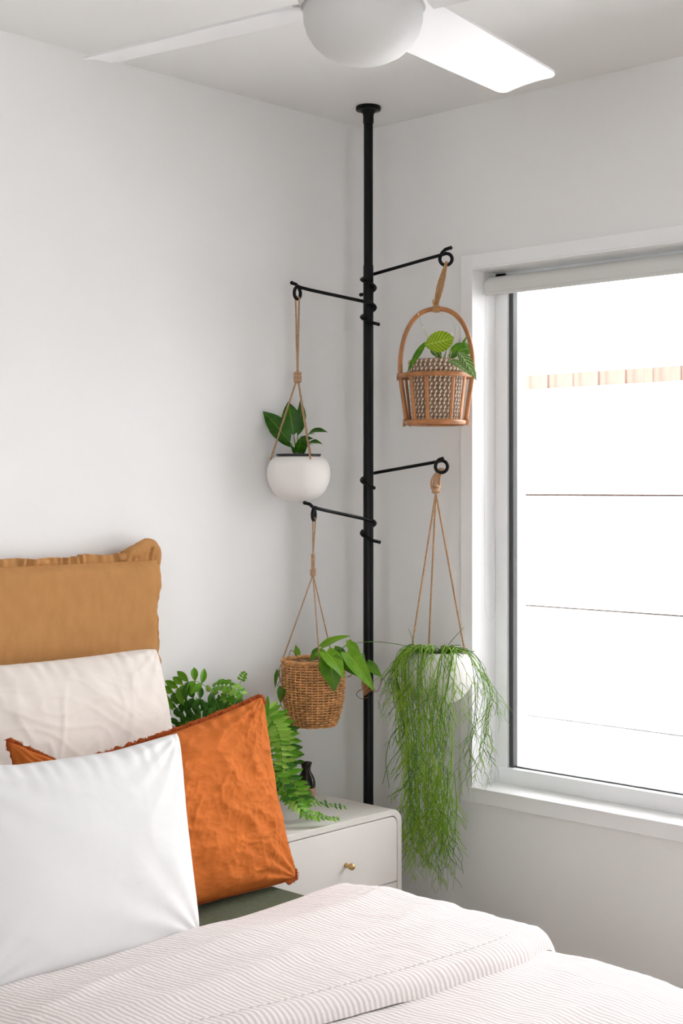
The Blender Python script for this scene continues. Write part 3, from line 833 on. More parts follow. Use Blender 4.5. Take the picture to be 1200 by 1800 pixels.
# ---- small vase
vc = onz(538, 1401, NZ1)
k = 4.12 / FPX
vs = thing('vase', 'little dark glazed bottle vase with bare terracotta base on the bedside table', 'vase', (vc[0], vc[1], NZ1))
def vprof(lst): return [(r * k, z * k) for r, z in lst]
lo = MB(); lo.lathe((vc[0], vc[1], NZ1 + 0.001), vprof([(13.5, 0), (15.5, 1.2), (16.2, 6), (16.6, 12), (16.8, 17.5)]), 36)
build(lo, 'terracotta_base', M_TERRA, vs)
hi = MB(); hi.lathe((vc[0], vc[1], NZ1 + 0.001), vprof([(16.85, 17.4), (17.2, 22), (16.8, 28), (15.2, 34), (12.4, 40), (9.4, 45), (8.0, 49), (8.0, 52), (9.2, 57), (10.8, 61.5), (10.9, 62.5), (10.2, 62.8), (8.2, 57), (7, 51), (7, 46)]), 36)
build(hi, 'glazed_body', M_GLAZE, vs)

# ================================================================== CEILING FAN
FD = 2.5
fc = at(638, 0, FD); FXc, FYc = fc[0], fc[1]
fan = thing('ceiling_fan', 'white ceiling fan with long flat blades and opal dome light', 'ceiling fan', (FXc, FYc, CEIL - 0.4))
kf = FD / FPX
zeq = CAM[2] + (HOR - 36) * kf
build(MB().lathe((FXc, FYc, 0), [(0.001, zeq - 0.0760), (0.026, zeq - 0.0745), (0.050, zeq - 0.068), (0.071, zeq - 0.057), (0.088, zeq - 0.041),
      (0.0995, zeq - 0.022), (0.105, zeq - 0.003), (0.1058, zeq + 0.012), (0.1045, zeq + 0.03)], 72, False, True), 'light_dome', M_DOME, fan)
build(MB().lathe((FXc, FYc, 0), [(0.1065, zeq + 0.024), (0.110, zeq + 0.0215), (0.1145, zeq + 0.035), (0.121, zeq + 0.065), (0.124, zeq + 0.10), (0.118, zeq + 0.13), (0.095, zeq + 0.15), (0.05, zeq + 0.155)], 72), 'motor_housing', M_FAN, fan, auto=50)
build(MB().lathe((FXc, FYc, 0), [(0.022, zeq + 0.14), (0.022, CEIL - 0.06)], 24), 'down_rod', M_FAN, fan, auto=50)
build(MB().lathe((FXc, FYc, 0), [(0.022, CEIL - 0.075), (0.05, CEIL - 0.065), (0.068, CEIL - 0.03), (0.072, CEIL)], 48), 'ceiling_mount', M_FAN, fan, auto=50)
ZB = CAM[2] + (HOR + 4) * kf
def blade(ang, R1, pitch, c0, c1, z):
    d = RGT * math.cos(ang) + FWD * math.sin(ang)
    t = np.cross(UP, d)
    mb = MB()
    n = 48; m = 12
    r0 = 0.10
    top, bot = [], []
    for i in range(n + 1):
        u = 1 - (1 - i / n) ** 1.6
        r = r0 + (R1 - r0) * u
        c = c0 + (c1 - c0) * u
        e = max(0.0, (r - (R1 - 0.035)) / 0.035)
        ra, rb2 = [], []
        for j in range(m + 1):
            s = 2 * j / m - 1
            ss = s * (0.72 + 0.28 * math.sqrt(max(0, 1 - e ** 2.2)))     # rounded corners
            rr = r - 0.020 * (s + 1) / 2 * u ** 3                       # raked tip
            camber = 0.004 * (1 - s * s)
            p = A(FXc, FYc, z) + d * rr + (t * math.cos(pitch) + UP * math.sin(pitch)) * (ss * c / 2) + UP * camber
            ra.append(p + UP * 0.0026); rb2.append(p - UP * 0.0026)
        top.append(ra); bot.append(rb2)
    ring = [[*top[i], *bot[i][::-1]] for i in range(n + 1)]
    mb.grid(ring, wrap=True)
    w_ = 2 * (m + 1)
    mb.f.append(tuple(n * w_ + q for q in range(w_)))
    mb.f.append(tuple(range(w_))[::-1])
    return build(mb, 'blade', M_FAN, fan, auto=50)
for kq in range(4):
    blade(math.radians(55.5 + 90 * kq), 0.655, math.radians(-12.7), 0.15, 0.124, ZB)

# ================================================================== PLANT POLE AND HOOKS
PX, PY = -0.209, -0.196
PD = 4.414
pole = thing('plant_pole', 'tall black floor to ceiling tension pole in the room corner', 'pole', (PX, PY, 0))
zj = CAM[2] + (HOR - 466) * PD / FPX
build(MB().lathe((PX, PY, 0), [(0.036, 0), (0.036, 0.008), (0.028, 0.012), (0.018, 0.03), (0.016, 0.05)], 32), 'floor_foot', M_BLACK, pole, auto=40)
build(MB().lathe((PX, PY, 0), [(0.0158, 0.02), (0.0158, zj - 0.004), (0.0150, zj)], 32), 'lower_tube', M_BLACK, pole, auto=40)
build(MB().lathe((PX, PY, 0), [(0.0143, zj - 0.05), (0.0143, CEIL - 0.02)], 32), 'upper_tube', M_BLACK, pole, auto=40)
build(MB().lathe((PX, PY, 0), [(0.0165, CEIL - 0.052), (0.0165, CEIL - 0.030), (0.018, CEIL - 0.022), (0.026, CEIL - 0.015), (0.0375, CEIL - 0.013), (0.0385, CEIL - 0.010), (0.0385, CEIL - 0.002), (0.037, CEIL)], 48), 'ceiling_flange', M_BLACK, pole, auto=40)

RR = 0.0053
def hook(label, alpha, length, zarm, turns, drop, tail, rise, ring_beta, ring_r, ring_tail, flat=1.0, tail_ang=None):
    """steel rod coiled round the pole, a straight arm and an eye at the end. Returns the lowest point of the eye."""
    a = math.radians(alpha)
    adir = RGT * math.cos(a) + FWD * math.sin(a)
    cr = 0.0158 + RR + 0.0004
    c = A(PX, PY, 0)
    def pc(ph, z): return c + RGT * cr * math.cos(ph) + FWD * cr * math.sin(ph) + UP * z
    phi0 = a + math.pi / 2
    path = []
    nst = int(26 * turns)
    for i in range(nst + 1):
        t = i / nst
        path.append(pc(phi0 + 2 * math.pi * turns * t, zarm - drop * t))
    ph = phi0 + 2 * math.pi * turns
    tg = -RGT * math.sin(ph) + FWD * math.cos(ph)
    if tail: path += [path[-1] + tg * tail * q - UP * 0.2 * tail * q for q in (0.5, 1.0)]
    path = path[::-1]
    st = pc(phi0, zarm)
    e = st + adir * length + UP * rise
    path += [st + (e - st) * q for q in (0.15, 0.5, 0.85)]
    b = math.radians(ring_beta)
    bdir = RGT * math.cos(b) + FWD * math.sin(b)
    rc = e + bdir * ring_r * 0.45 - UP * ring_r * 0.85
    tdir = np.cross(bdir, UP)
    k0, k1 = math.radians(118), math.radians(-205)
    for i in range(30):
        t = i / 29
        q = k0 + (k1 - k0) * t
        path.append(rc + bdir * ring_r * flat * math.cos(q) + UP * ring_r * math.sin(q) + tdir * (-RR * 1.05 + 2.1 * RR * t))
    last = path[-1]
    tb = math.radians(tail_ang if tail_ang is not None else ring_beta)
    td = RGT * math.cos(tb) + FWD * math.sin(tb)
    path += [last + td * ring_tail * 0.18 + UP * ring_tail * 0.38, last + td * ring_tail * 0.5 + UP * ring_tail * 0.68, last + td * ring_tail * 1.0 + UP * ring_tail * 0.82]
    mb = MB(); mb.tube(path, RR, 10)
    root = thing('plant_hook', label, 'hook', (PX, PY, zarm - drop))
    build(mb, 'rod', M_BLACK, root)
    for tp in (path[-1], path[0]):
        build(MB().sphere(tp, RR * 1.12, 10, 7), 'end_cap', M_BLACK, root)
    return rc - UP * (ring_r), rc

def zpx(py, d=PD): return CAM[2] + (HOR - py) * d / FPX
h_ul, c_ul = hook('black hook arm coiled on the pole holding the white peace lily pot', 196, 0.224, zpx(534), 1.02, 0.060, 0.024, 0.038, 205, 0.0185, 0.027, 0.62)
h_ur, c_ur = hook('topmost black hook arm with round eye holding the rattan basket', -38, 0.265, zpx(481), 1.15, 0.060, 0.018, 0.036, -12, 0.0180, 0.031)
h_ll, c_ll = hook('lowest black hook arm holding the wicker basket of vines', 218, 0.2185, zpx(915), 1.02, 0.062, 0.026, 0.040, 225, 0.0190, 0.030, 0.45, 185)
h_lr, c_lr = hook('black hook arm above the trailing cactus in the white pot', -38, 0.249, zpx(832), 0.75, 0.045, 0.0, 0.034, -12, 0.0180, 0.020)

# ================================================================== ROPES
def rope(mb, p, q, r=0.0026, pitch=0.011, sag=0.0):
    p, q = np.asarray(p, float), np.asarray(q, float)
    L = np.linalg.norm(q - p); n = max(6, int(L / pitch * 6))
    d = nrm(q - p)
    ref = A(0, 0, 1) if abs(d[2]) < 0.9 else A(1, 0, 0)
    u = nrm(np.cross(d, ref)); v = np.cross(d, u)
    for s in range(2):
        path = []
        for i in range(n + 1):
            t = i / n
            a = 2 * math.pi * (t * L / pitch) + s * math.pi
            path.append(p + (q - p) * t + (u * math.cos(a) + v * math.sin(a)) * r * 0.55 - UP * sag * 4 * t * (1 - t))
        mb.tube(path, r * 0.62, 5)
    return mb

def knot(mb, c, r, h, turns=3, seed=0):
    rs = random.Random(seed)
    for t in range(turns):
        z = -h / 2 + h * (t + 0.5) / turns
        tilt = rs.uniform(-0.5, 0.5)
        path = []
        for i in range(16):
            a = 2 * math.pi * i / 16
            path.append(np.asarray(c) + RGT * math.cos(a) * r + FWD * math.sin(a) * r + UP * (z + math.sin(a + t) * r * tilt))
        mb.tube(path, r * 0.55, 7, closed=True)
    mb.tube([np.asarray(c) - UP * h * 0.6, np.asarray(c) + UP * h * 0.6], r * 0.8, 8)
    return mb

# ================================================================== LEAVES
def leaf(base, tip, width, normal=None, arch=0.12, fold=0.15, n=9, m=6, shape='lance', wave=0.0, seed=0, thick=0.0):
    """one leaf blade as a curved grid from base to tip; arch lifts the middle along the normal"""
    base, tip = np.asarray(base, float), np.asarray(tip, float)
    d = tip - base; L = np.linalg.norm(d); d = d / L
    nn = np.asarray(normal if normal is not None else UP, float)
    nn = nrm(nn - d * np.dot(nn, d)); s = np.cross(nn, d)
    rows, uv = [], []
    for i in range(n + 1):
        u = i / n
        if shape == 'heart': w = (math.sin(math.pi * min(1, u * 0.93 + 0.07) ** 0.62) ** 0.9) * (1 - 0.15 * u)
        elif shape == 'oval': w = math.sin(math.pi * (u * 0.985 + 0.0075)) ** 0.72
        elif shape == 'sickle': w = (math.sin(math.pi * (0.12 + 0.88 * u) ** 0.75)) ** 0.8
        else: w = math.sin(math.pi * (u * 0.985 + 0.01) ** 0.8) ** 0.95
        w = max(0.015, w) * width / 2
        c = base + d * L * u + nn * arch * L * 4 * u * (1 - u)
        if shape == 'sickle': c = c + s * 0.12 * L * u * u
        row = []
        for j in range(m + 1):
            v = 2 * j / m - 1
            wv = wave * math.sin(u * 13 + seed + v * 2) * abs(v)
            back = -0.10 * L * abs(v) * (1 - u) ** 5 if shape == 'heart' else 0.0
            row.append(c + s * w * v + nn * (fold * abs(v) * w + wv * w) + d * back); uv.append((u, j / m))
        rows.append(row)
    mb = MB(); mb.grid(rows, uv=uv)
    return mb

def add_leaf(parent, name, material, *args, **kw):
    return build(leaf(*args, **kw), name, material, parent)

TOCAM = -FWD
def hangpot(label, cx, d, prof_px, y_top, root_name='hanging_planter', mat_=None):
    k = d / FPX
    c = at(cx, y_top, d)
    root = thing(root_name, label, 'planter', (c[0], c[1], c[2] - max(-z for r, z in prof_px) * k))
    prof = [(max(0.0005, r * k), z * k) for r, z in prof_px]
    build(MB().lathe(c, prof, 64, True, False), 'pot', mat_ or M_POT, root)
    return root, c, k

# ---- upper left: white pot with peace lily
D1 = float(np.dot(h_ul - CAM, FWD))
cx1 = 600 + FPX * float(np.dot(h_ul - CAM, RGT)) / D1
OUT1 = [(6, -79.3), (17, -78.2), (28, -75), (37.5, -69.5), (45, -62), (50.5, -52), (54.3, -42), (56, -31), (55, -20), (51.5, -10), (47, -4), (42.5, -0.8), (41, 0), (39.5, -1), (40, -6), (45, -20), (40, -40)]
p1, c1, k1 = hangpot('round white hanging pot on jute rope holding the peace lily', cx1 + 2, D1, OUT1, 803)
q1 = lambda x, y, dd=0.0: at(x, y, D1 + dd)
ropes = MB(); kn = q1(cx1, 663)
zr = c1[2] - 5 * k1
anchors = []
for ang in (178, -64, 64):
    a = math.radians(ang)
    anchors.append(A(c1[0], c1[1], zr) + (RGT * math.cos(a) + FWD * math.sin(a)) * 49.5 * k1)
for i, an in enumerate(anchors):
    rm = rope(MB(), kn, an, 0.0030)
    build(rm, 'rope', M_JUTE, p1)
up = MB()
rope(up, kn, h_ul + RGT * 0.005 + UP * 0.004 , 0.0030)
rope(up, kn, h_ul - RGT * 0.006 + UP * 0.004, 0.0030)
rope(up, h_ul + RGT * 0.005 + UP * 0.004, h_ul - RGT * 0.006 + UP * 0.008, 0.0030)
build(up, 'rope_loop', M_JUTE, p1)
kmb = knot(MB(), kn, 0.0085, 0.030, 4, 3)
for i in range(4):
    rope(kmb, kn + UP * 0.006, kn + UP * (0.012 + 0.003 * i) - RGT * (0.012 - 0.004 * i) + FWD * 0.004 * (i - 2), 0.0018)
build(kmb, 'knot', M_JUTE, p1)
pl = thing('peace_lily', 'small dark green peace lily in the upper white hanging pot', 'plant', (c1[0], c1[1], c1[2] - 0.02))
build(MB().lathe(A(c1[0], c1[1], c1[2]), [(37 * k1, -0.03), (38 * k1, 0.004), (39.5 * k1, 0.0045), (39.8 * k1, 0.008), (37.5 * k1, 0.0085), (36.5 * k1, 0.002)], 48, True, False), 'nursery_pot', M_NURS, pl, auto=40)
build(MB().lathe(A(c1[0], c1[1], c1[2]), [(37 * k1, 0.002), (20 * k1, 0.006), (0.001, 0.006)], 30, False, False), 'soil', M_SOIL, pl)
NF = TOCAM + UP * 0.25
lv = [  # base, tip, width px, normal, shape, arch
    ((509, 777, 0.015), (462, 723, 0.025), 36, TOCAM * 0.8 + UP * 0.7 - RGT * 0.2, 'lance', 0.05),
    ((516, 764, 0.02), (506, 706, 0.03), 35, TOCAM + RGT * 0.1, 'lance', 0.06),
    ((523, 765, 0.03), (528, 701, 0.05), 22, TOCAM + RGT * 0.8, 'lance', 0.06),
    ((541, 764, 0.0), (576, 760, -0.03), 15, UP + TOCAM * 0.9, 'lance', 0.16),
    ((524, 780, -0.02), (551, 771, -0.05), 15, UP * 0.6 + TOCAM, 'lance', 0.18),
    ((540, 781, 0.02), (567, 781, 0.0), 12, UP + TOCAM * 0.9, 'lance', 0.18),
    ((511, 786, 0.02), (472, 757, 0.05), 16, TOCAM + UP * 0.8, 'lance', 0.06),
    ((522, 796, -0.02), (530, 766, -0.05), 17, TOCAM + RGT * 0.3, 'lance', 0.05),
    ((530, 797, 0.01), (543, 776, -0.02), 15, TOCAM - RGT * 0.2 + UP * 0.4, 'lance', 0.1),
    ((518, 797, 0.0), (511, 783, -0.02), 8, TOCAM + UP * 0.5, 'lance', 0.1),
    ((526, 798, 0.03), (540, 770, 0.04), 14, TOCAM, 'lance', 0.05),
]
for i, (b, t, w_, nv, shp, ar) in enumerate(lv):
    add_leaf(pl, 'leaf', L_LILY, q1(*b), q1(*t), w_ * k1, nv, ar, 0.22, 12, 6, shp, 0.06, i)
    st = MB(); s0 = q1(523 + (b[0] - 523) * 0.25, 803, 0.0)
    st.tube(catmull([s0, (s0 + q1(*b)) / 2 + UP * 0.004, q1(*b), q1(*b) + (q1(*t) - q1(*b)) * 0.35 - nrm(nv) * 0.001], 9), [0.0021, 0.0021, 0.002, 0.002, 0.0018, 0.0016, 0.0013, 0.001, 0.0006], 6)
    build(st, 'stem', M_STEM, pl)

# ---- lower right: white pot with rhipsalis
D2 = float(np.dot(h_lr - CAM, FWD))
OUT2 = [(8, -92.6), (20, -91.4), (33, -87.5), (44.5, -80), (56, -66), (61.5, -50), (63, -37), (61.5, -24), (57.5, -13), (52, -5.5), (48, -1.5), (46, 0), (44, -1), (45, -8), (50, -24), (44, -45)]
p2, c2, k2 = hangpot('round white hanging pot by the window with trailing green strands', 769, D2, OUT2, 1144)
q2 = lambda x, y, dd=0.0: at(x, y, D2 + dd)
kn2 = q2(766, 866)
zr = c2[2] - 4 * k2
for ang in (197, -20, 105):
    a = math.radians(ang)
    an = A(c2[0], c2[1], zr) + (RGT * math.cos(a) + FWD * math.sin(a)) * 50 * k2
    build(rope(MB(), kn2, an, 0.0031), 'rope', M_JUTE, p2)
lp = MB()
for s_ in (-1.6, -0.6, 0.5, 1.5):
    x0 = 766 + s_ * 4.2
    lp.tube(catmull([h_lr + RGT * (s_ * 0.003) + UP * 0.006, q2(x0 + 1, 840), q2(x0 - 0.5, 856), kn2], 14), 0.0036, 7)
    lp.tube(catmull([h_lr + RGT * (s_ * 0.003) + UP * 0.006, h_lr + RGT * (s_ * 0.003) + UP * 0.011 + FWD * 0.006, q2(x0, 842, 0.012), q2(x0 - 0.5, 858, 0.008), kn2], 14), 0.0034, 7)
build(lp, 'rope_loop', M_JUTE, p2)
build(knot(MB(), kn2 + UP * 0.012, 0.0085, 0.026, 3, 8), 'knot', M_JUTE, p2)
rh = thing('rhipsalis', 'long trailing bright green mistletoe cactus spilling from the white pot', 'plant', (c2[0], c2[1], c2[2] - 0.02))
build(MB().lathe(A(c2[0], c2[1], c2[2]), [(44 * k2, -0.012), (25 * k2, -0.006), (0.001, -0.004)], 30, False, False), 'soil', M_SOIL, rh)
rhm = [MB(), MB(), MB()]
rs = random.Random(21)
def local2(x, y, dd=0.0): return q2(x, y, dd)
def strand(pts, r0, mi, branch=1.0, n=22, yb=1300):
    P = catmull(pts, n)
    ph, am = rs.uniform(0, 6), rs.uniform(0.6, 2.2) * k2
    P = [p + RGT * am * math.sin(ph + i * 0.9) * (i / n) + FWD * am * math.cos(ph * 2 + i * 0.7) * (i / n) for i, p in enumerate(P)]
    rhm[mi].tube(P, [r0 * (1 - 0.35 * i / n) for i in range(n)], 5)
    # forks
    for i in range(int(n * 0.38), n):
        if rs.random() < 0.42 * branch:
            twig(P[i], r0 * 0.8, mi, rs.uniform(16, 38), 2, nrm(P[i] - P[i - 1]))
    for _ in range(2):
        twig(P[-1], r0 * 0.7, mi, rs.uniform(14, 30), 2, nrm(P[-1] - P[-2]))
def twig(p, r, mi, L, depth, d0):
    side = rs.choice((-1, 1))
    d = nrm(d0 * 0.9 - UP * 0.45 + RGT * side * rs.uniform(0.3, 1.05) + FWD * rs.uniform(-0.5, 0.5))
    L = L * k2
    q = p + d * L * 0.5; e = q + nrm(d - UP * 0.5) * L * 0.5
    mj = mi if rs.random() < 0.7 else rs.choice((0, 0, 1, 2))
    rhm[mj].tube([p, q, e], [r, r * 0.9, r * 0.6], 4)
    if depth > 0 and rs.random() < 0.75:
        twig(e, r * 0.85, mj, L / k2 * rs.uniform(0.55, 0.9), depth - 1, d)
        if rs.random() < 0.7: twig(e, r * 0.85, mj, L / k2 * rs.uniform(0.5, 0.85), depth - 1, d)
# main curtain in front of and to the left of the pot
for i in range(62):
    u = rs.random()
    xr_ = rs.uniform(740, 802) if u < 0.45 else rs.uniform(716, 745)
    xe = xr_ + rs.gauss(-6, 9) + (-18 if xr_ < 740 else 0)
    xe = max(694, min(806, xe))
    yb = rs.choice((rs.uniform(1240, 1330), rs.uniform(1320, 1430), rs.uniform(1400, 1475), rs.uniform(1420, 1490)))
    if xe > 785: yb = min(yb, rs.uniform(1270, 1440))
    xb = xe * 0.55 + 0.45 * 752 + rs.gauss(0, 12)
    fr_ = -math.sqrt(max(0.02, 1 - ((xr_ - 769) / 50) ** 2)) * 47 * k2
    dd = fr_ - rs.uniform(0.012, 0.05)
    s0 = local2(769 + (xr_ - 769) * 0.55 + rs.uniform(-6, 6), 1148, fr_ * 0.45)
    s1 = local2(xr_, 1140 - rs.uniform(0, 7), fr_)
    s2 = local2(xe, 1166 + rs.uniform(0, 16), dd)
    s3 = local2((xe + xb) / 2 + rs.uniform(-4, 4), (1175 + yb) / 2, dd + rs.uniform(-0.01, 0.01))
    s4 = local2(xb, yb, dd + rs.uniform(-0.015, 0.02))
    mi = 0 if rs.random() < 0.42 else (1 if rs.random() < 0.65 else 2)
    strand([s0, s1, s2, s3, s4], rs.uniform(0.0010, 0.0016), mi, 1.0)
# dense lower tuft
for i in range(44):
    x0 = rs.uniform(705, 800); y0_ = rs.uniform(1250, 1400)
    dd = rs.uniform(-0.12, -0.05)
    x1 = x0 * 0.8 + 0.2 * 750 + rs.gauss(0, 7); y1_ = min(1492, y0_ + rs.uniform(50, 130))
    strand([local2(x0, y0_, dd), local2(x0 + rs.gauss(0, 5), (y0_ + y1_) / 2, dd), local2(x1, y1_, dd)], 0.0012, rs.choice((0, 0, 1, 1, 2)), 1.3, n=10)
# arching strands on the window side
for i in range(13):
    xe = rs.uniform(822, 868); yb = rs.uniform(1250, 1350)
    xr_ = rs.uniform(800, 818)
    dd = -rs.uniform(0.0, 0.05)
    strand([local2(780, 1150, -0.02), local2(xr_, 1141, dd), local2((xr_ + xe) / 2 + 4, 1158 + rs.uniform(0, 14), dd), local2(xe, 1205 + rs.uniform(-8, 22), dd), local2(xe - rs.uniform(0, 8), (1210 + yb) / 2, dd), local2(xe - rs.uniform(4, 22), yb, dd)], 0.0011, rs.choice((1, 2, 0)), 0.75)
# loose strays
for pts in ([(742, 1146, -.06), (722, 1138, -.07), (690, 1131, -.08), (655, 1128, -.09), (626, 1130, -.10)], [(782, 1146, -.03), (792, 1128, -.04), (816, 1102, -.06)],
            [(730, 1146, -.05), (724, 1122, -.05), (718, 1105, -.05)], [(726, 1280, -.09), (700, 1320, -.09), (682, 1345, -.1), (672, 1378, -.1)],
            [(722, 1262, -.09), (690, 1290, -.1), (678, 1335, -.1), (684, 1385, -.1)], [(715, 1380, -.1), (700, 1390, -.1), (680, 1402, -.1)],
            [(700, 1185, -.08), (690, 1210, -.08), (694, 1238, -.08)]):
    P = catmull([local2(*p) for p in pts], 18)
    rhm[2].tube(P, [0.0013 - 0.0005 * i / 18 for i in range(18)], 5)
for mi, nm in enumerate(('lime_strands', 'mid_green_strands', 'dark_green_strands')):
    o = build(rhm[mi], nm, M_RH[mi], rh); o['kind'] = 'stuff'
# crown of short strands filling the pot mouth
cr_ = MB()
for i in range(110):
    a = rs.uniform(0, 6.283); r_ = rs.uniform(5, 44) * k2
    p0 = A(c2[0], c2[1], c2[2] - 0.008) + (RGT * math.cos(a) + FWD * math.sin(a)) * r_
    a2 = a + rs.gauss(0, 0.5)
    p1_ = p0 + (RGT * math.cos(a2) + FWD * math.sin(a2)) * 0.025 + UP * rs.uniform(0.006, 0.018)
    p2_ = p1_ + (RGT * math.cos(a2) + FWD * math.sin(a2)) * 0.025 - UP * rs.uniform(0.002, 0.02)
    cr_.tube([p0, p1_, p2_], [0.0014, 0.0014, 0.0008], 4)
o = build(cr_, 'crown_strands', M_RH[2], rh); o['kind'] = 'stuff'

# ---- lower left: wicker basket with heart-leaf philodendron
D3 = float(np.dot(h_ll - CAM, FWD)); k3 = D3 / FPX
q3 = lambda x, y, dd=0.0: at(x, y, D3 + dd)
c3 = q3(550.5, 1160)
wb = thing('wicker_basket', 'honey brown woven wicker hanging basket on thin jute cords', 'basket', (c3[0], c3[1], c3[2] - 114 * k3))
RPX = [(0, 54.0), (20, 54.8), (45, 54.6), (70, 52.5), (90, 48.5), (105, 43), (114, 38.5)]
def rad3(dy): return float(np.interp(dy, [a for a, b in RPX], [b for a, b in RPX])) * k3
NSTK = 34
wv = MB()
nrow = 25
for r_ in range(nrow):
    dy = 5 + r_ * (108.0 / (nrow - 1))
    R_ = rad3(dy) 
    path = []
    for i in range(NSTK * 5):
        a = 2 * math.pi * i / (NSTK * 5)
        rr = R_ + 0.0030 * math.cos(NSTK / 2 * a + (math.pi if r_ % 2 else 0))
        path.append((c3[0] + rr * math.cos(a), c3[1] + rr * math.sin(a), c3[2] - dy * k3 + 0.0005 * math.sin(5 * a + r_)))
    wv.tube(path, 0.0029, 6, closed=True, squash=0.7)
build(wv, 'woven_strands', M_WICK, wb)
for j in range(NSTK):
    a = 2 * math.pi * j / NSTK
    pts = [A(c3[0] + (rad3(dy) + 0.0002) * math.cos(a), c3[1] + (rad3(dy) + 0.0002) * math.sin(a), c3[2] - dy * k3) for dy in (1, 20, 45, 70, 90, 105, 113)]
    build(MB().tube(pts, 0.0023, 6), 'stake', M_WICK, wb)
rim = MB()
for s_ in range(3):
    rim.tube([A(c3[0], c3[1], c3[2]) + (RGT * math.cos(a) + FWD * math.sin(a)) * (54.3 * k3 + 0.0026 * math.cos(a * 17 + s_ * 2.094)) + UP * (0.0026 * math.sin(a * 17 + s_ * 2.094) - 0.001) for a in [2 * math.pi * i / 170 for i in range(170)]], 0.0038, 7, closed=True)
build(rim, 'braided_rim', M_WICK, wb)
build(MB().lathe(c3, [(38 * k3, -114 * k3), (37 * k3, -112 * k3)], 40), 'basket_base', M_WICK, wb)
build(MB().lathe(c3, [(36 * k3, -112 * k3), (51 * k3, -60 * k3), (51.5 * k3, -14 * k3)], 40, False, False), 'liner', M_VINE, wb)
kn3 = q3(550, 1010)
for (x, y, dd) in ((497.5, 1157, -0.01), (561, 1158, -0.085), (583, 1152, 0.06)):
    build(rope(MB(), kn3, q3(x, y, dd), 0.0021, 0.009), 'rope', M_JUTE, wb)
up = MB()
rope(up, q3(550, 974), h_ll + RGT * 0.004 + UP * 0.003, 0.0022); rope(up, q3(550, 974), h_ll - RGT * 0.004 + UP * 0.003, 0.0022)
rope(up, h_ll - RGT * 0.004 + UP * 0.003, h_ll + RGT * 0.004 + UP * 0.007, 0.0022)
build(up, 'rope_loop', M_JUTE, wb)
kk = MB()
for i in range(8):
    knot(kk, q3(550, 975 + i * 3.4), 0.0042, 0.006, 1, i)
knot(kk, q3(550, 1006), 0.0062, 0.022, 3, 5)
build(kk, 'knot', M_JUTE, wb)

ph = thing('philodendron', 'heart leaf philodendron trailing over the wicker basket rim', 'plant', (c3[0], c3[1], c3[2] - 0.03))
build(MB().lathe(c3, [(51 * k3, -13 * k3), (20 * k3, -10 * k3), (0.001, -9 * k3)], 30, False, False), 'soil', M_SOIL, ph)
T_, U_, R_ = TOCAM, UP, RGT
pls = [
    (L_PHILD, (579, 1157, -.11), (588, 1216, -.13), 37, T_ + R_ * .1, 'heart', .03, .30),
    (L_PHIL, (573, 1147, -.10), (604, 1193, -.14), 30, T_ + R_ * .45 + U_ * .55, 'heart', .10, .20),
    (L_PHIL, (565, 1138, -.06), (617, 1118, -.08), 17, U_ + T_ * .75, 'heart', .10, .15),
    (L_PHIL, (610, 1148, -.09), (658, 1216, -.11), 28, T_ + R_ * .35 + U_ * .35, 'heart', .06, .22),
    (L_PHILD, (603, 1158, -.07), (631, 1190, -.08), 20, T_ + U_ * .2 - R_ * .2, 'heart', .06, .2),
    (L_PHILD, (645, 1166, -.06), (671, 1191, -.07), 17, T_ + U_ * .4 + R_ * .2, 'heart', .05, .15),
    (L_PHILD, (561, 1143, -.05), (545, 1163, -.06), 15, T_ + U_ * .3 - R_ * .4, 'heart', .08, .2),
    (L_PHIL, (558, 1146, -.07), (580, 1158, -.10), 14, T_ + U_ * .6, 'heart', .10, .2),
    (L_PHIL, (613, 1132, -.06), (634, 1155, -.08), 16, T_ + U_ * .5 + R_ * .3, 'heart', .10, .2),
    (L_PHILD, (592, 1146, -.04), (612, 1160, -.05), 18, T_ + U_ * .5, 'heart', .08, .2),
    (L_PHIL, (612, 1126, -.04), (618, 1140, -.05), 9, T_ + R_ * .3, 'heart', .06, .2),
    (L_PHILD, (637, 1150, -.05), (640, 1192, -.05), 7, T_ * .6 + R_, 'heart', .06, .2),
    (L_PHILD, (489, 1179, -.03), (484, 1211, -.03), 9, T_ * .8 - R_ * .8, 'heart', .06, .25),
    (L_PHILD, (496, 1208, -.04), (493, 1237, -.04), 14, T_ - R_ * .3, 'heart', .05, .25),
    (L_PHILD, (500, 1250, -.02), (507, 1275, -.02), 11, T_ * .8 - R_ * .5, 'heart', .05, .2),
    (L_PHIL, (523, 1151, .02), (519, 1133, .02), 10, T_ + R_ * .2, 'heart', .06, .2),
    (L_DEAD := M_DEAD, (640, 1222, -.07), (660, 1212, -.08), 12, U_ + T_ * .6, 'heart', .12, .2),
    (M_DEAD, (641, 1196, -.06), (640, 1224, -.07), 13, T_ + R_ * .4, 'heart', .05, .3),
    (L_PHILD, (600, 1152, -.02), (588, 1135, .0), 16, U_ * .6 + T_, 'heart', .1, .2),
    (L_PHIL, (625, 1150, -.07), (637, 1176, -.09), 14, T_ + U_ * .4 + R_ * .6, 'heart', .08, .2),
]
for i, (m_, b, t, w_, nv, shp, ar, fo) in enumerate(pls):
    add_leaf(ph, 'leaf', m_, q3(*b), q3(*t), w_ * 1.18 * k3, nv, ar, fo, 12, 8, shp, 0.05, i)
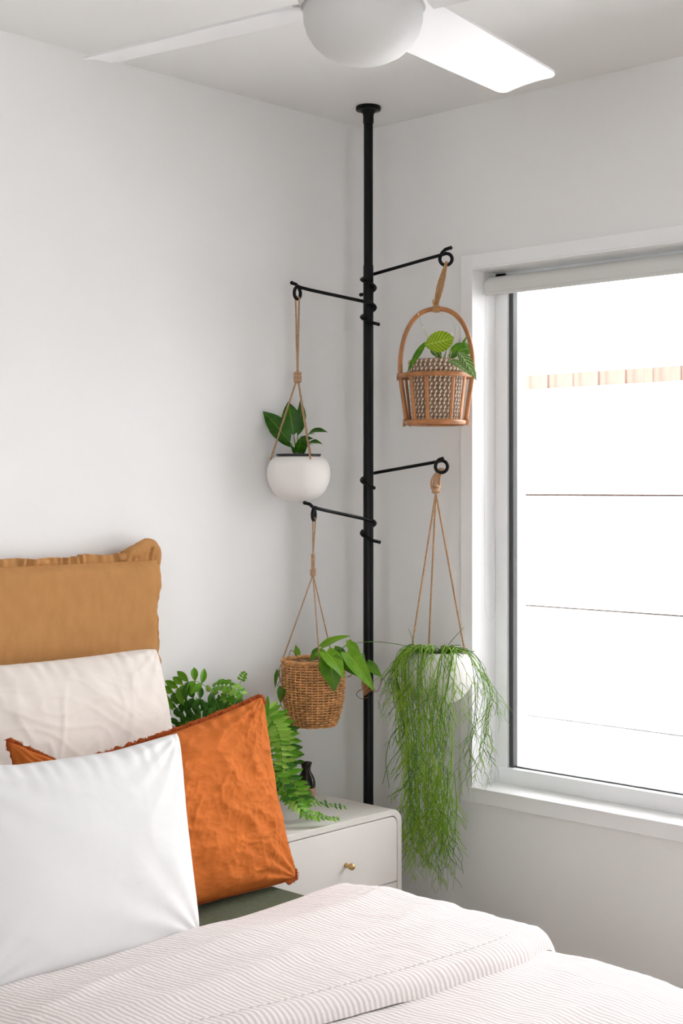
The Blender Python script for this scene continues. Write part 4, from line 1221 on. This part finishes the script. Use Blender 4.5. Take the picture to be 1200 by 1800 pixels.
vines = [[(556, 1166, -.03), (575, 1146, -.07), (600, 1140, -.06), (613, 1132, -.06), (630, 1148, -.06), (645, 1166, -.06)],
         [(560, 1166, -.03), (574, 1148, -.09), (579, 1157, -.11)], [(566, 1164, -.02), (590, 1143, -.06), (610, 1148, -.09)],
         [(530, 1166, .0), (513, 1143, -.02), (506, 1156, -.04), (492, 1172, -.05), (492, 1196, -.05), (489, 1179, -.03)],
         [(492, 1196, -.05), (497, 1208, -.05), (493, 1235, -.04), (500, 1250, -.02)], [(497, 1186, -.05), (490, 1200, -.05), (486, 1207, -.05)],
         [(610, 1190, -.05), (616, 1188, -.06), (620, 1182, -.06)], [(645, 1166, -.06), (647, 1190, -.06), (642, 1208, -.07), (634, 1212, -.07), (626, 1220, -.07), (634, 1228, -.07), (646, 1226, -.08)],
         [(655, 1216, -.08), (664, 1214, -.08), (668, 1205, -.07), (671, 1191, -.07)], [(600, 1150, -.05), (625, 1150, -.07), (637, 1150, -.05)]]
for i, vv in enumerate(vines):
    build(MB().tube(catmull([q3(*p) for p in vv], 18), 0.0011 if i > 2 else 0.0015, 6), 'vine', M_VINE if i in (3, 4, 5, 6, 7, 8) else M_STEM, ph)

# ---- upper right: rattan basket, seagrass pot, calathea
D4 = float(np.dot(h_ur - CAM, FWD)); k4 = D4 / FPX
q4 = lambda x, y, dd=0.0: at(x, y, D4 + dd)
CX4 = 766.5
c4 = q4(CX4, 661)          # centre of the upper hoop
b4 = q4(CX4 - 0.5, 743)    # centre of the lower hoop
rb4 = thing('rattan_basket', 'open rattan cane basket with tall arched handle hanging by the window', 'basket', tuple(b4))
R1, R2 = 61.5 * k4, 50.5 * k4
def hoop(c, R, r, sq=1.0):
    return MB().tube([A(*c) + (RGT * math.cos(a) + FWD * math.sin(a)) * R for a in [2 * math.pi * i / 72 for i in range(72)]], r, 10, closed=True)
build(hoop(c4, R1, 4.3 * k4), 'upper_hoop', M_RATT, rb4)
build(hoop(b4, R2, 4.6 * k4), 'lower_hoop', M_RATT, rb4)
HA = math.radians(-14)     # the handle plane is turned a little
hd = RGT * math.cos(HA) + FWD * math.sin(HA)
hp = []
bl_, tl_ = A(*b4) - hd * (R2 + 0.003), A(*c4) - hd * (R1 + 0.004)
br_, tr_ = A(*b4) + hd * (R2 + 0.003), A(*c4) + hd * (R1 + 0.004)
hp += [bl_, bl_ + (tl_ - bl_) * 0.5, tl_]
zt = 118 * k4
for i in range(1, 24):
    a = math.pi - math.pi * i / 24
    hp.append(A(*c4) + hd * (R1 + 0.006) * math.copysign(abs(math.cos(a)) ** 0.86, math.cos(a)) + UP * zt * math.sin(a) ** 0.80)
hp += [tr_, br_ + (tr_ - br_) * 0.5, br_]
build(MB().tube(catmull(hp, 90), 4.2 * k4, 12), 'handle', M_RATT, rb4)
for ang in (-38, -64, -110, -140, 28, 62, 118, 150):
    a = math.radians(ang)
    dr = RGT * math.cos(a) + FWD * math.sin(a)
    s_ = np.cross(UP, dr)
    t0, t1 = A(*c4) + dr * (R1 - 0.002) + UP * 0.004, A(*b4) + dr * (R2 - 0.001) - UP * 0.004
    w_, th_ = 3.2 * k4, 0.0022
    sm = MB()
    rows = []
    for p in (t0, t0 + (t1 - t0) * 0.5, t1):
        rows.append([p + s_ * w_ + dr * th_, p + s_ * w_ * 0.0 + dr * (th_ + 0.0012), p - s_ * w_ + dr * th_, p - s_ * w_ - dr * th_, p + s_ * w_ - dr * th_])
    sm.grid(rows, wrap=True); sm.f.append(tuple(range(5))[::-1]); sm.f.append((10, 11, 12, 13, 14))
    build(sm, 'slat', M_RATT, rb4, smooth=False)
# cane bindings where handle and hoops cross
for p in (tl_, tr_, bl_, br_):
    bd = MB()
    for s1_ in (-1, 1):
        for t in range(3):
            o_ = (t - 1) * 0.004
            path = []
            for i in range(14):
                a = 2 * math.pi * i / 14
                path.append(p + hd * 0.0 + (hd * math.cos(a) * 0.0115 + np.cross(UP, hd) * math.sin(a) * 0.010) + UP * (s1_ * math.cos(a) * 0.006 + o_))
            bd.tube(path, 0.0013, 5, closed=True)
    build(bd, 'cane_binding', M_RATT, rb4)
fl = MB().lathe(b4, [(0.001, 0.0), (R2 - 0.004, 0.0), (R2 - 0.004, 0.004), (0.001, 0.004)], 40, False, False)
build(fl, 'basket_floor', M_RATT, rb4)
# raffia hanging loop (part of the basket's hanger)
top4 = A(*c4) + UP * (zt + 0.001)
rf = MB()
for i in range(9):
    s_ = (i - 4) / 4
    e0 = h_ur + RGT * (0.0035 * s_) + UP * 0.004 + FWD * (0.004 if i % 2 else -0.006)
    e1 = top4 + RGT * (0.006 * s_ - 0.001) + UP * 0.010 + FWD * (0.003 if i % 2 else -0.004)
    mid = (e0 + e1) / 2 + RGT * (0.0050 * s_ - 0.001)
    rf.tube(catmull([e0 + UP * 0.006, e0, mid, e1], 14), 0.0013, 5)
for i in range(4):
    z = 0.004 - i * 0.0045
    path = [top4 + UP * (z + 0.006 * (1 if math.sin(a) < 0 else 0.3) * 0.4) + RGT * 0.0095 * math.cos(a) + FWD * 0.0105 * math.sin(a) for a in [2 * math.pi * j / 16 for j in range(16)]]
    rf.tube(path, 0.0026, 5, closed=True)
for i in range(3):
    rf.tube(catmull([top4 + UP * 0.006 - RGT * 0.006 + TOCAM * 0.010, top4 + UP * (0.014 + 0.004 * i) - RGT * (0.011) + TOCAM * 0.012, top4 + UP * (0.020 + 0.003 * i) - RGT * (0.004 + 0.002 * i) + TOCAM * 0.010], 8), 0.0016, 5)
build(rf, 'raffia_hanger', M_RAFFIA, rb4)

# seagrass pot
sg = thing('seagrass_pot', 'brown and white woven seagrass pot cover inside the rattan basket', 'pot cover', (b4[0], b4[1], b4[2] + 0.006))
ztop, zbot = zpx(634, D4), zpx(741, D4)
coil = MB(); stitch = MB()
NR = 16
def srad(t): return (37.0 + 7.5 * t ** 0.8) * k4
SB = A(b4[0], b4[1], 0) - RGT * 0.5 * k4
for r_ in range(NR):
    t = (r_ + 0.5) / NR
    z = zbot + (ztop - zbot) * t
    R_ = srad(t)
    coil.tube([SB + (RGT * math.cos(a) + FWD * math.sin(a)) * (R_ + 0.0008 * math.cos(a * 42)) + UP * z for a in [2 * math.pi * i / 84 for i in range(84)]], (ztop - zbot) / NR * 0.62, 7, closed=True)
    NS = 34
    for s_ in range(NS):
        a = 2 * math.pi * (s_ + 0.25 * (r_ % 2)) / NS
        dr = RGT * math.cos(a) + FWD * math.sin(a); tg = -RGT * math.sin(a) + FWD * math.cos(a)
        p = SB + dr * (R_ + (ztop - zbot) / NR * 0.62) + UP * z
        hh = (ztop - zbot) / NR * 0.62
        ww = 2 * math.pi * R_ / NS * 0.27
        ax = nrm(UP + tg * (0.55 if r_ % 2 else 0.30))
        wdir = nrm(np.cross(dr, ax))
        stitch.add([p - ax * hh - dr * 0.001, p + wdir * ww, p + ax * hh - dr * 0.001, p - wdir * ww, p + dr * 0.0018],
                   [(0, 1, 4), (1, 2, 4), (2, 3, 4), (3, 0, 4)])
build(coil, 'seagrass_coils', M_SEAB, sg)
so = build(stitch, 'white_stitches', M_SEAW, sg); so['kind'] = 'stuff'
build(MB().lathe((SB[0], SB[1], 0), [(35 * k4, zbot + 0.002), (38 * k4, zbot + 0.05), (40 * k4, ztop - 0.004)], 40, True, False), 'pot_lining', M_SEAB, sg)

ca = thing('calathea', 'calathea with striped leaves and pale flower stalks in the rattan basket', 'plant', (SB[0], SB[1], ztop - 0.02))
build(MB().lathe((SB[0], SB[1], ztop - 0.006), [(40 * k4, 0), (20 * k4, 0.006), (0.001, 0.006)], 30, False, False), 'soil', M_SOIL, ca)
cls = [
    (L_CAL, (746, 607, -.07), (797, 594, -.05), 37, T_ - U_ * .15 + R_ * .05, 'oval', .05, .10),
    (L_CALG, (748, 601, -.06), (715, 655, -.11), 11, T_ * .8 - R_ * .6 + U_ * .3, 'lance', .08, .25),
    (L_CALD, (805, 618, -.06), (837, 669, -.12), 20, T_ + R_ * .5 + U_ * .3, 'lance', .10, .22),
    (L_CALD, (786, 633, -.08), (828, 662, -.12), 16, T_ * .7 + U_ * .7, 'lance', .12, .2),
    (L_CALG, (793, 617, -.04), (815, 604, -.05), 13, T_ + U_ * .5, 'oval', .08, .2),
    (L_CALG, (803, 616, .0), (828, 612, .02), 24, T_ + R_ * .2, 'oval', .04, .15),
    (L_CALG, (810, 609, -.02), (821, 590, -.01), 4, T_, 'lance', .03, .2),
    (L_CAL, (783, 600, -.03), (791, 588, -.03), 8, T_ + R_ * .3, 'oval', .06, .2),
    (L_CALG, (775, 630, .02), (757, 612, .05), 16, T_ + U_ * .4, 'oval', .06, .2),
    (L_CALG, (790, 632, .03), (806, 606, .06), 18, T_, 'oval', .06, .2),
]
for i, (m_, b, t, w_, nv, shp, ar, fo) in enumerate(cls):
    add_leaf(ca, 'leaf', m_, q4(*b), q4(*t), w_ * k4, nv, ar, fo, 12, 8, shp, 0.05, i)
for i, (b, e) in enumerate((((772, 638, 0), (748, 602, -.06)), ((775, 638, 0), (786, 610, -.05)), ((782, 638, 0), (805, 618, -.06)), ((786, 638, 0), (793, 617, -.04)), ((784, 638, .0), (803, 612, 0)), ((779, 638, 0), (786, 604, -.04)), ((790, 638, .01), (797, 616, -.02)))):
    build(MB().tube(catmull([q4(*b), (q4(*b) + q4(*e)) / 2 + RGT * 0.002, q4(*e)], 10), 0.0015, 6), 'stem', M_PALE if i % 2 else M_STEM, ca)
for pts, bud in (([(770, 632, 0), (756, 600, -.03), (744, 577, -.04), (735, 552, -.04)], True), ([(778, 632, 0), (764, 605, -.03), (759, 588, -.04)], False), ([(786, 632, 0), (798, 592, -.02), (799, 575, -.03), (794, 559, -.04)], False)):
    st = MB().tube(catmull([q4(*p) for p in pts], 14), [0.0011 - 0.0006 * i / 14 for i in range(14)], 5)
    so = build(st, 'flower_stalk', M_PALE, ca)
    if bud:
        bm = MB(); bm.sphere(q4(743.5, 577, -.04), 0.0026, 8, 6, (0.8, 0.8, 1.9)); bm.sphere(q4(735, 552, -.04), 0.0022, 8, 6, (0.8, 0.8, 1.7))
        build(bm, 'bud', M_PETAL, so)
fm = q4(793.5, 588, -.05)
fl_ = MB()
for a in (0, 90, 180, 270):
    d_ = RGT * math.cos(math.radians(a + 8)) + UP * math.sin(math.radians(a + 8))
    fl_.add(leaf(fm, fm + d_ * 0.0085, 0.0042, TOCAM, 0.08, 0.1, 5, 4, 'oval').v, leaf(fm, fm + d_, 0.004, TOCAM, 0.1, 0.1, 5, 4, 'oval').f)
build(fl_, 'flower', M_PETAL, ca)

# ================================================================== FERN ON THE NIGHTSTAND
FDp = 4.02
kF = FDp / FPX
qf = lambda x, y, dd=0.0: at(x, y, FDp + dd)
fp = A(-0.735, -0.235, NZ1)
fpo = thing('fern_pot', 'black plant pot standing on the bedside table under the fern', 'pot', tuple(fp))
build(MB().lathe(fp, [(0.058, 0.001), (0.062, 0.003), (0.078, 0.105), (0.083, 0.106), (0.084, 0.125), (0.079, 0.126), (0.072, 0.10)], 40, True, False), 'pot_body', M_DKPOT, fpo, auto=40)
build(MB().lathe(fp, [(0.073, 0.108), (0.03, 0.113), (0.001, 0.113)], 30, False, False), 'soil', M_SOIL, fpo)
fern = thing('boston_fern', 'lush green fern with arching fronds on the bedside table', 'plant', tuple(fp + A(0, 0, 0.11)))
LMESH = {}
def leaflet_mesh(shape, m_):
    key = (shape, m_.name)
    if key not in LMESH:
        mb = leaf(A(0, 0, 0), A(1, 0, 0), 1.0, UP, -0.05 if shape == 'sickle' else 0.05, 0.25, 7, 4, shape)
        me = bpy.data.meshes.new('leaflet'); me.from_pydata(mb.v, [], mb.f)
        uvl = me.uv_layers.new(name='UVMap')
        for lp_ in me.loops: uvl.data[lp_.index].uv = mb.uv[lp_.vertex_index]
        for p in me.polygons: p.use_smooth = True
        me.materials.append(m_); LMESH[key] = me
    return LMESH[key]
frs = random.Random(5)
NLEAF = [0]
def frond(pts, n, L, W, mats, normal, shape='sickle', start=0.12, taper=0.45, lean=0.35, stemr=0.0012, merge=False, grow=0.25):
    """rachis through pts with n pairs of leaflets; L, W in pixels at the fern's distance"""
    P = catmull([qf(*p) for p in pts], 60)
    ro = build(MB().tube(P, [stemr * (1 - 0.6 * i / 59) for i in range(60)], 6), 'frond', M_STEM if not merge else M_STEM, fern)
    base = wloc(fern)
    mm = MB()
    for i in range(n):
        u = start + (1 - start) * (i + 0.5) / n
        q = u * 59; i0 = min(58, int(q)); p = P[i0] + (P[i0 + 1] - P[i0]) * (q - i0)
        t = nrm(P[min(59, i0 + 2)] - P[max(0, i0 - 2)])
        nn = nrm(np.asarray(normal, float) + np.array([frs.uniform(-.25, .25) for _ in range(3)]))
        nn = nrm(nn - t * np.dot(nn, t))
        sd = np.cross(nn, t)
        uu = (u - start) / (1 - start)
        prof = min(1.0, grow + (1 - grow) * uu / 0.25) if uu < 0.25 else 1 - (1 - taper) * ((uu - 0.25) / 0.75) ** 1.6
        for s_ in (-1, 1):
            l_ = L * kF * prof * frs.uniform(0.85, 1.12)
            d = nrm(sd * s_ + t * (lean + frs.uniform(-.12, .12)) + nn * frs.uniform(-.15, .12) - UP * 0.12)
            z_ = nrm(nn - d * np.dot(nn, d)); y_ = np.cross(z_, d)
            w_ = W * kF * (0.6 + 0.4 * prof) * frs.uniform(0.9, 1.1)
            if s_ < 0 and shape == 'sickle': y_, z_ = -y_, -z_
            m_ = frs.choice(mats)
            M = Matrix(((d[0] * l_, y_[0] * w_, z_[0] * l_, p[0] - base[0]), (d[1] * l_, y_[1] * w_, z_[1] * l_, p[1] - base[1]), (d[2] * l_, y_[2] * w_, z_[2] * l_, p[2] - base[2]), (0, 0, 0, 1)))
            me = leaflet_mesh(shape, m_)
            if merge:
                mm.add([tuple(M @ v.co) for v in me.vertices], [tuple(p_.vertices) for p_ in me.polygons], [(v.co.x, 0.5 + v.co.y) for v in me.vertices])
            else:
                o = bpy.data.objects.new('leaflet', me); COL.objects.link(o); o.parent = ro; o.matrix_local = M
                NLEAF[0] += 1
    if merge:
        mm.v = [tuple(np.array(v) + base) for v in mm.v]
        mo = build(mm, 'leaflets', mats[0], ro); mo['kind'] = 'stuff'
G1, G2, G3 = [L_F1], [L_F2], [L_F3]
UPT = UP * 0.8 + TOCAM
# large-leafed frond by the headboard
frond([(392, 1290, 0), (385, 1245, -.02), (365, 1211, -.03), (345, 1198, -.03), (326, 1201, -.03), (312, 1211, -.03), (298, 1225, -.03), (286, 1243, -.03)], 8, 33, 14, [L_F1, L_F1, L_F3], UPT, 'lance', .32, .62, .35, 0.0014, grow=.8)
frond([(400, 1300, .02), (380, 1250, .02), (350, 1228, .02), (325, 1232, .02), (305, 1248, .02)], 7, 28, 13, [L_F3], UPT, 'lance', .2, .6, .3)
# lighter tips in the middle
frond([(410, 1300, .0), (385, 1245, .0), (372, 1214, .0), (388, 1206, -.01), (408, 1208, -.02), (428, 1222, -.03)], 9, 20, 13, [L_F2, L_F1], UPT + UP, 'oval', .38, .7, .2, grow=.8)
frond([(412, 1300, .0), (400, 1240, .0), (400, 1215, .0)], 5, 14, 8, [L_F1, L_F2], UPT, 'oval', .45, .7, .2)
frond([(420, 1300, .0), (418, 1240, .0), (421, 1205, .0), (426, 1190, .0), (432, 1182, .0)], 4, 9, 5, [L_F1], UPT, 'oval', .6, .4, .3, grow=.9)
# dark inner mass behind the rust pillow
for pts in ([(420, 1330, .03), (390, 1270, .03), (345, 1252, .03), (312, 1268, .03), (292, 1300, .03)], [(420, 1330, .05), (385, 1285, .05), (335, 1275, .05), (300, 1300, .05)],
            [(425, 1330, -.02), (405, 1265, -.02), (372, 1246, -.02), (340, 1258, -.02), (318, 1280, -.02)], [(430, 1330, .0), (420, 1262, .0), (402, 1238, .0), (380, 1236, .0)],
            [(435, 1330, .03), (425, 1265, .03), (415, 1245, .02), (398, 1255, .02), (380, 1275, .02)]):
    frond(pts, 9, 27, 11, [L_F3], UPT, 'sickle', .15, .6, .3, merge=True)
# big frond hanging right of the rust pillow
frond([(452, 1300, -.02), (458, 1258, -.05), (470, 1256, -.06), (486, 1280, -.07), (493, 1304, -.08), (496, 1348, -.09), (497, 1400, -.10)], 20, 26, 8.5, [L_F2, L_F2, L_F1], TOCAM + RGT * .3 + UP * .25, 'sickle', .22, .30, .25, grow=.7)
frond([(450, 1300, .0), (462, 1248, -.02), (480, 1252, -.02), (497, 1290, -.03), (506, 1330, -.04), (511, 1372, -.05)], 16, 24, 9, [L_F1, L_F2], TOCAM + RGT * .3 + UP * .3, 'sickle', .2, .4, .25, grow=.7)
frond([(452, 1310, .02), (475, 1262, .02), (494, 1282, .02), (506, 1308, .02), (512, 1332, .02)], 9, 34, 11, [L_F1, L_F3], TOCAM + UP * .5, 'sickle', .2, .55, .35, grow=.8)
frond([(455, 1310, .03), (476, 1272, .04), (492, 1290, .05), (503, 1322, .05), (508, 1360, .05)], 10, 28, 10, [L_F3], TOCAM + UP * .4, 'sickle', .15, .5, .3)
frond([(450, 1320, -.05), (468, 1290, -.08), (478, 1315, -.09), (482, 1350, -.10), (484, 1388, -.10)], 11, 20, 8, [L_F1, L_F2], TOCAM + RGT * .2 + UP * .3, 'sickle', .2, .4, .25, grow=.7)
# lower cascade over the table top
frond([(470, 1330, -.05), (492, 1340, -.07), (512, 1368, -.08), (526, 1396, -.09), (536, 1420, -.10)], 11, 27, 9.5, [L_F1, L_F3, L_F1], TOCAM + UP * .7, 'sickle', .15, .6, .35)
frond([(470, 1340, -.04), (500, 1350, -.05), (524, 1374, -.06), (540, 1398, -.06), (556, 1408, -.05), (583, 1414, -.03), (609, 1419, -.01)], 17, 20, 7, [L_F1, L_F3], UP + TOCAM * .4, 'sickle', .12, .34, .35)
frond([(470, 1350, -.08), (496, 1372, -.10), (516, 1402, -.12), (532, 1425, -.13), (552, 1433, -.13), (574, 1437, -.12), (596, 1439, -.11)], 17, 20, 7.5, [L_F1, L_F2, L_F1], UP + TOCAM * .4, 'sickle', .12, .34, .35)
frond([(465, 1340, -.08), (485, 1360, -.10), (502, 1388, -.12), (512, 1408, -.13)], 8, 24, 9, [L_F3, L_F1], TOCAM + UP * .6, 'sickle', .1, .6, .35)
# fronds on the far side
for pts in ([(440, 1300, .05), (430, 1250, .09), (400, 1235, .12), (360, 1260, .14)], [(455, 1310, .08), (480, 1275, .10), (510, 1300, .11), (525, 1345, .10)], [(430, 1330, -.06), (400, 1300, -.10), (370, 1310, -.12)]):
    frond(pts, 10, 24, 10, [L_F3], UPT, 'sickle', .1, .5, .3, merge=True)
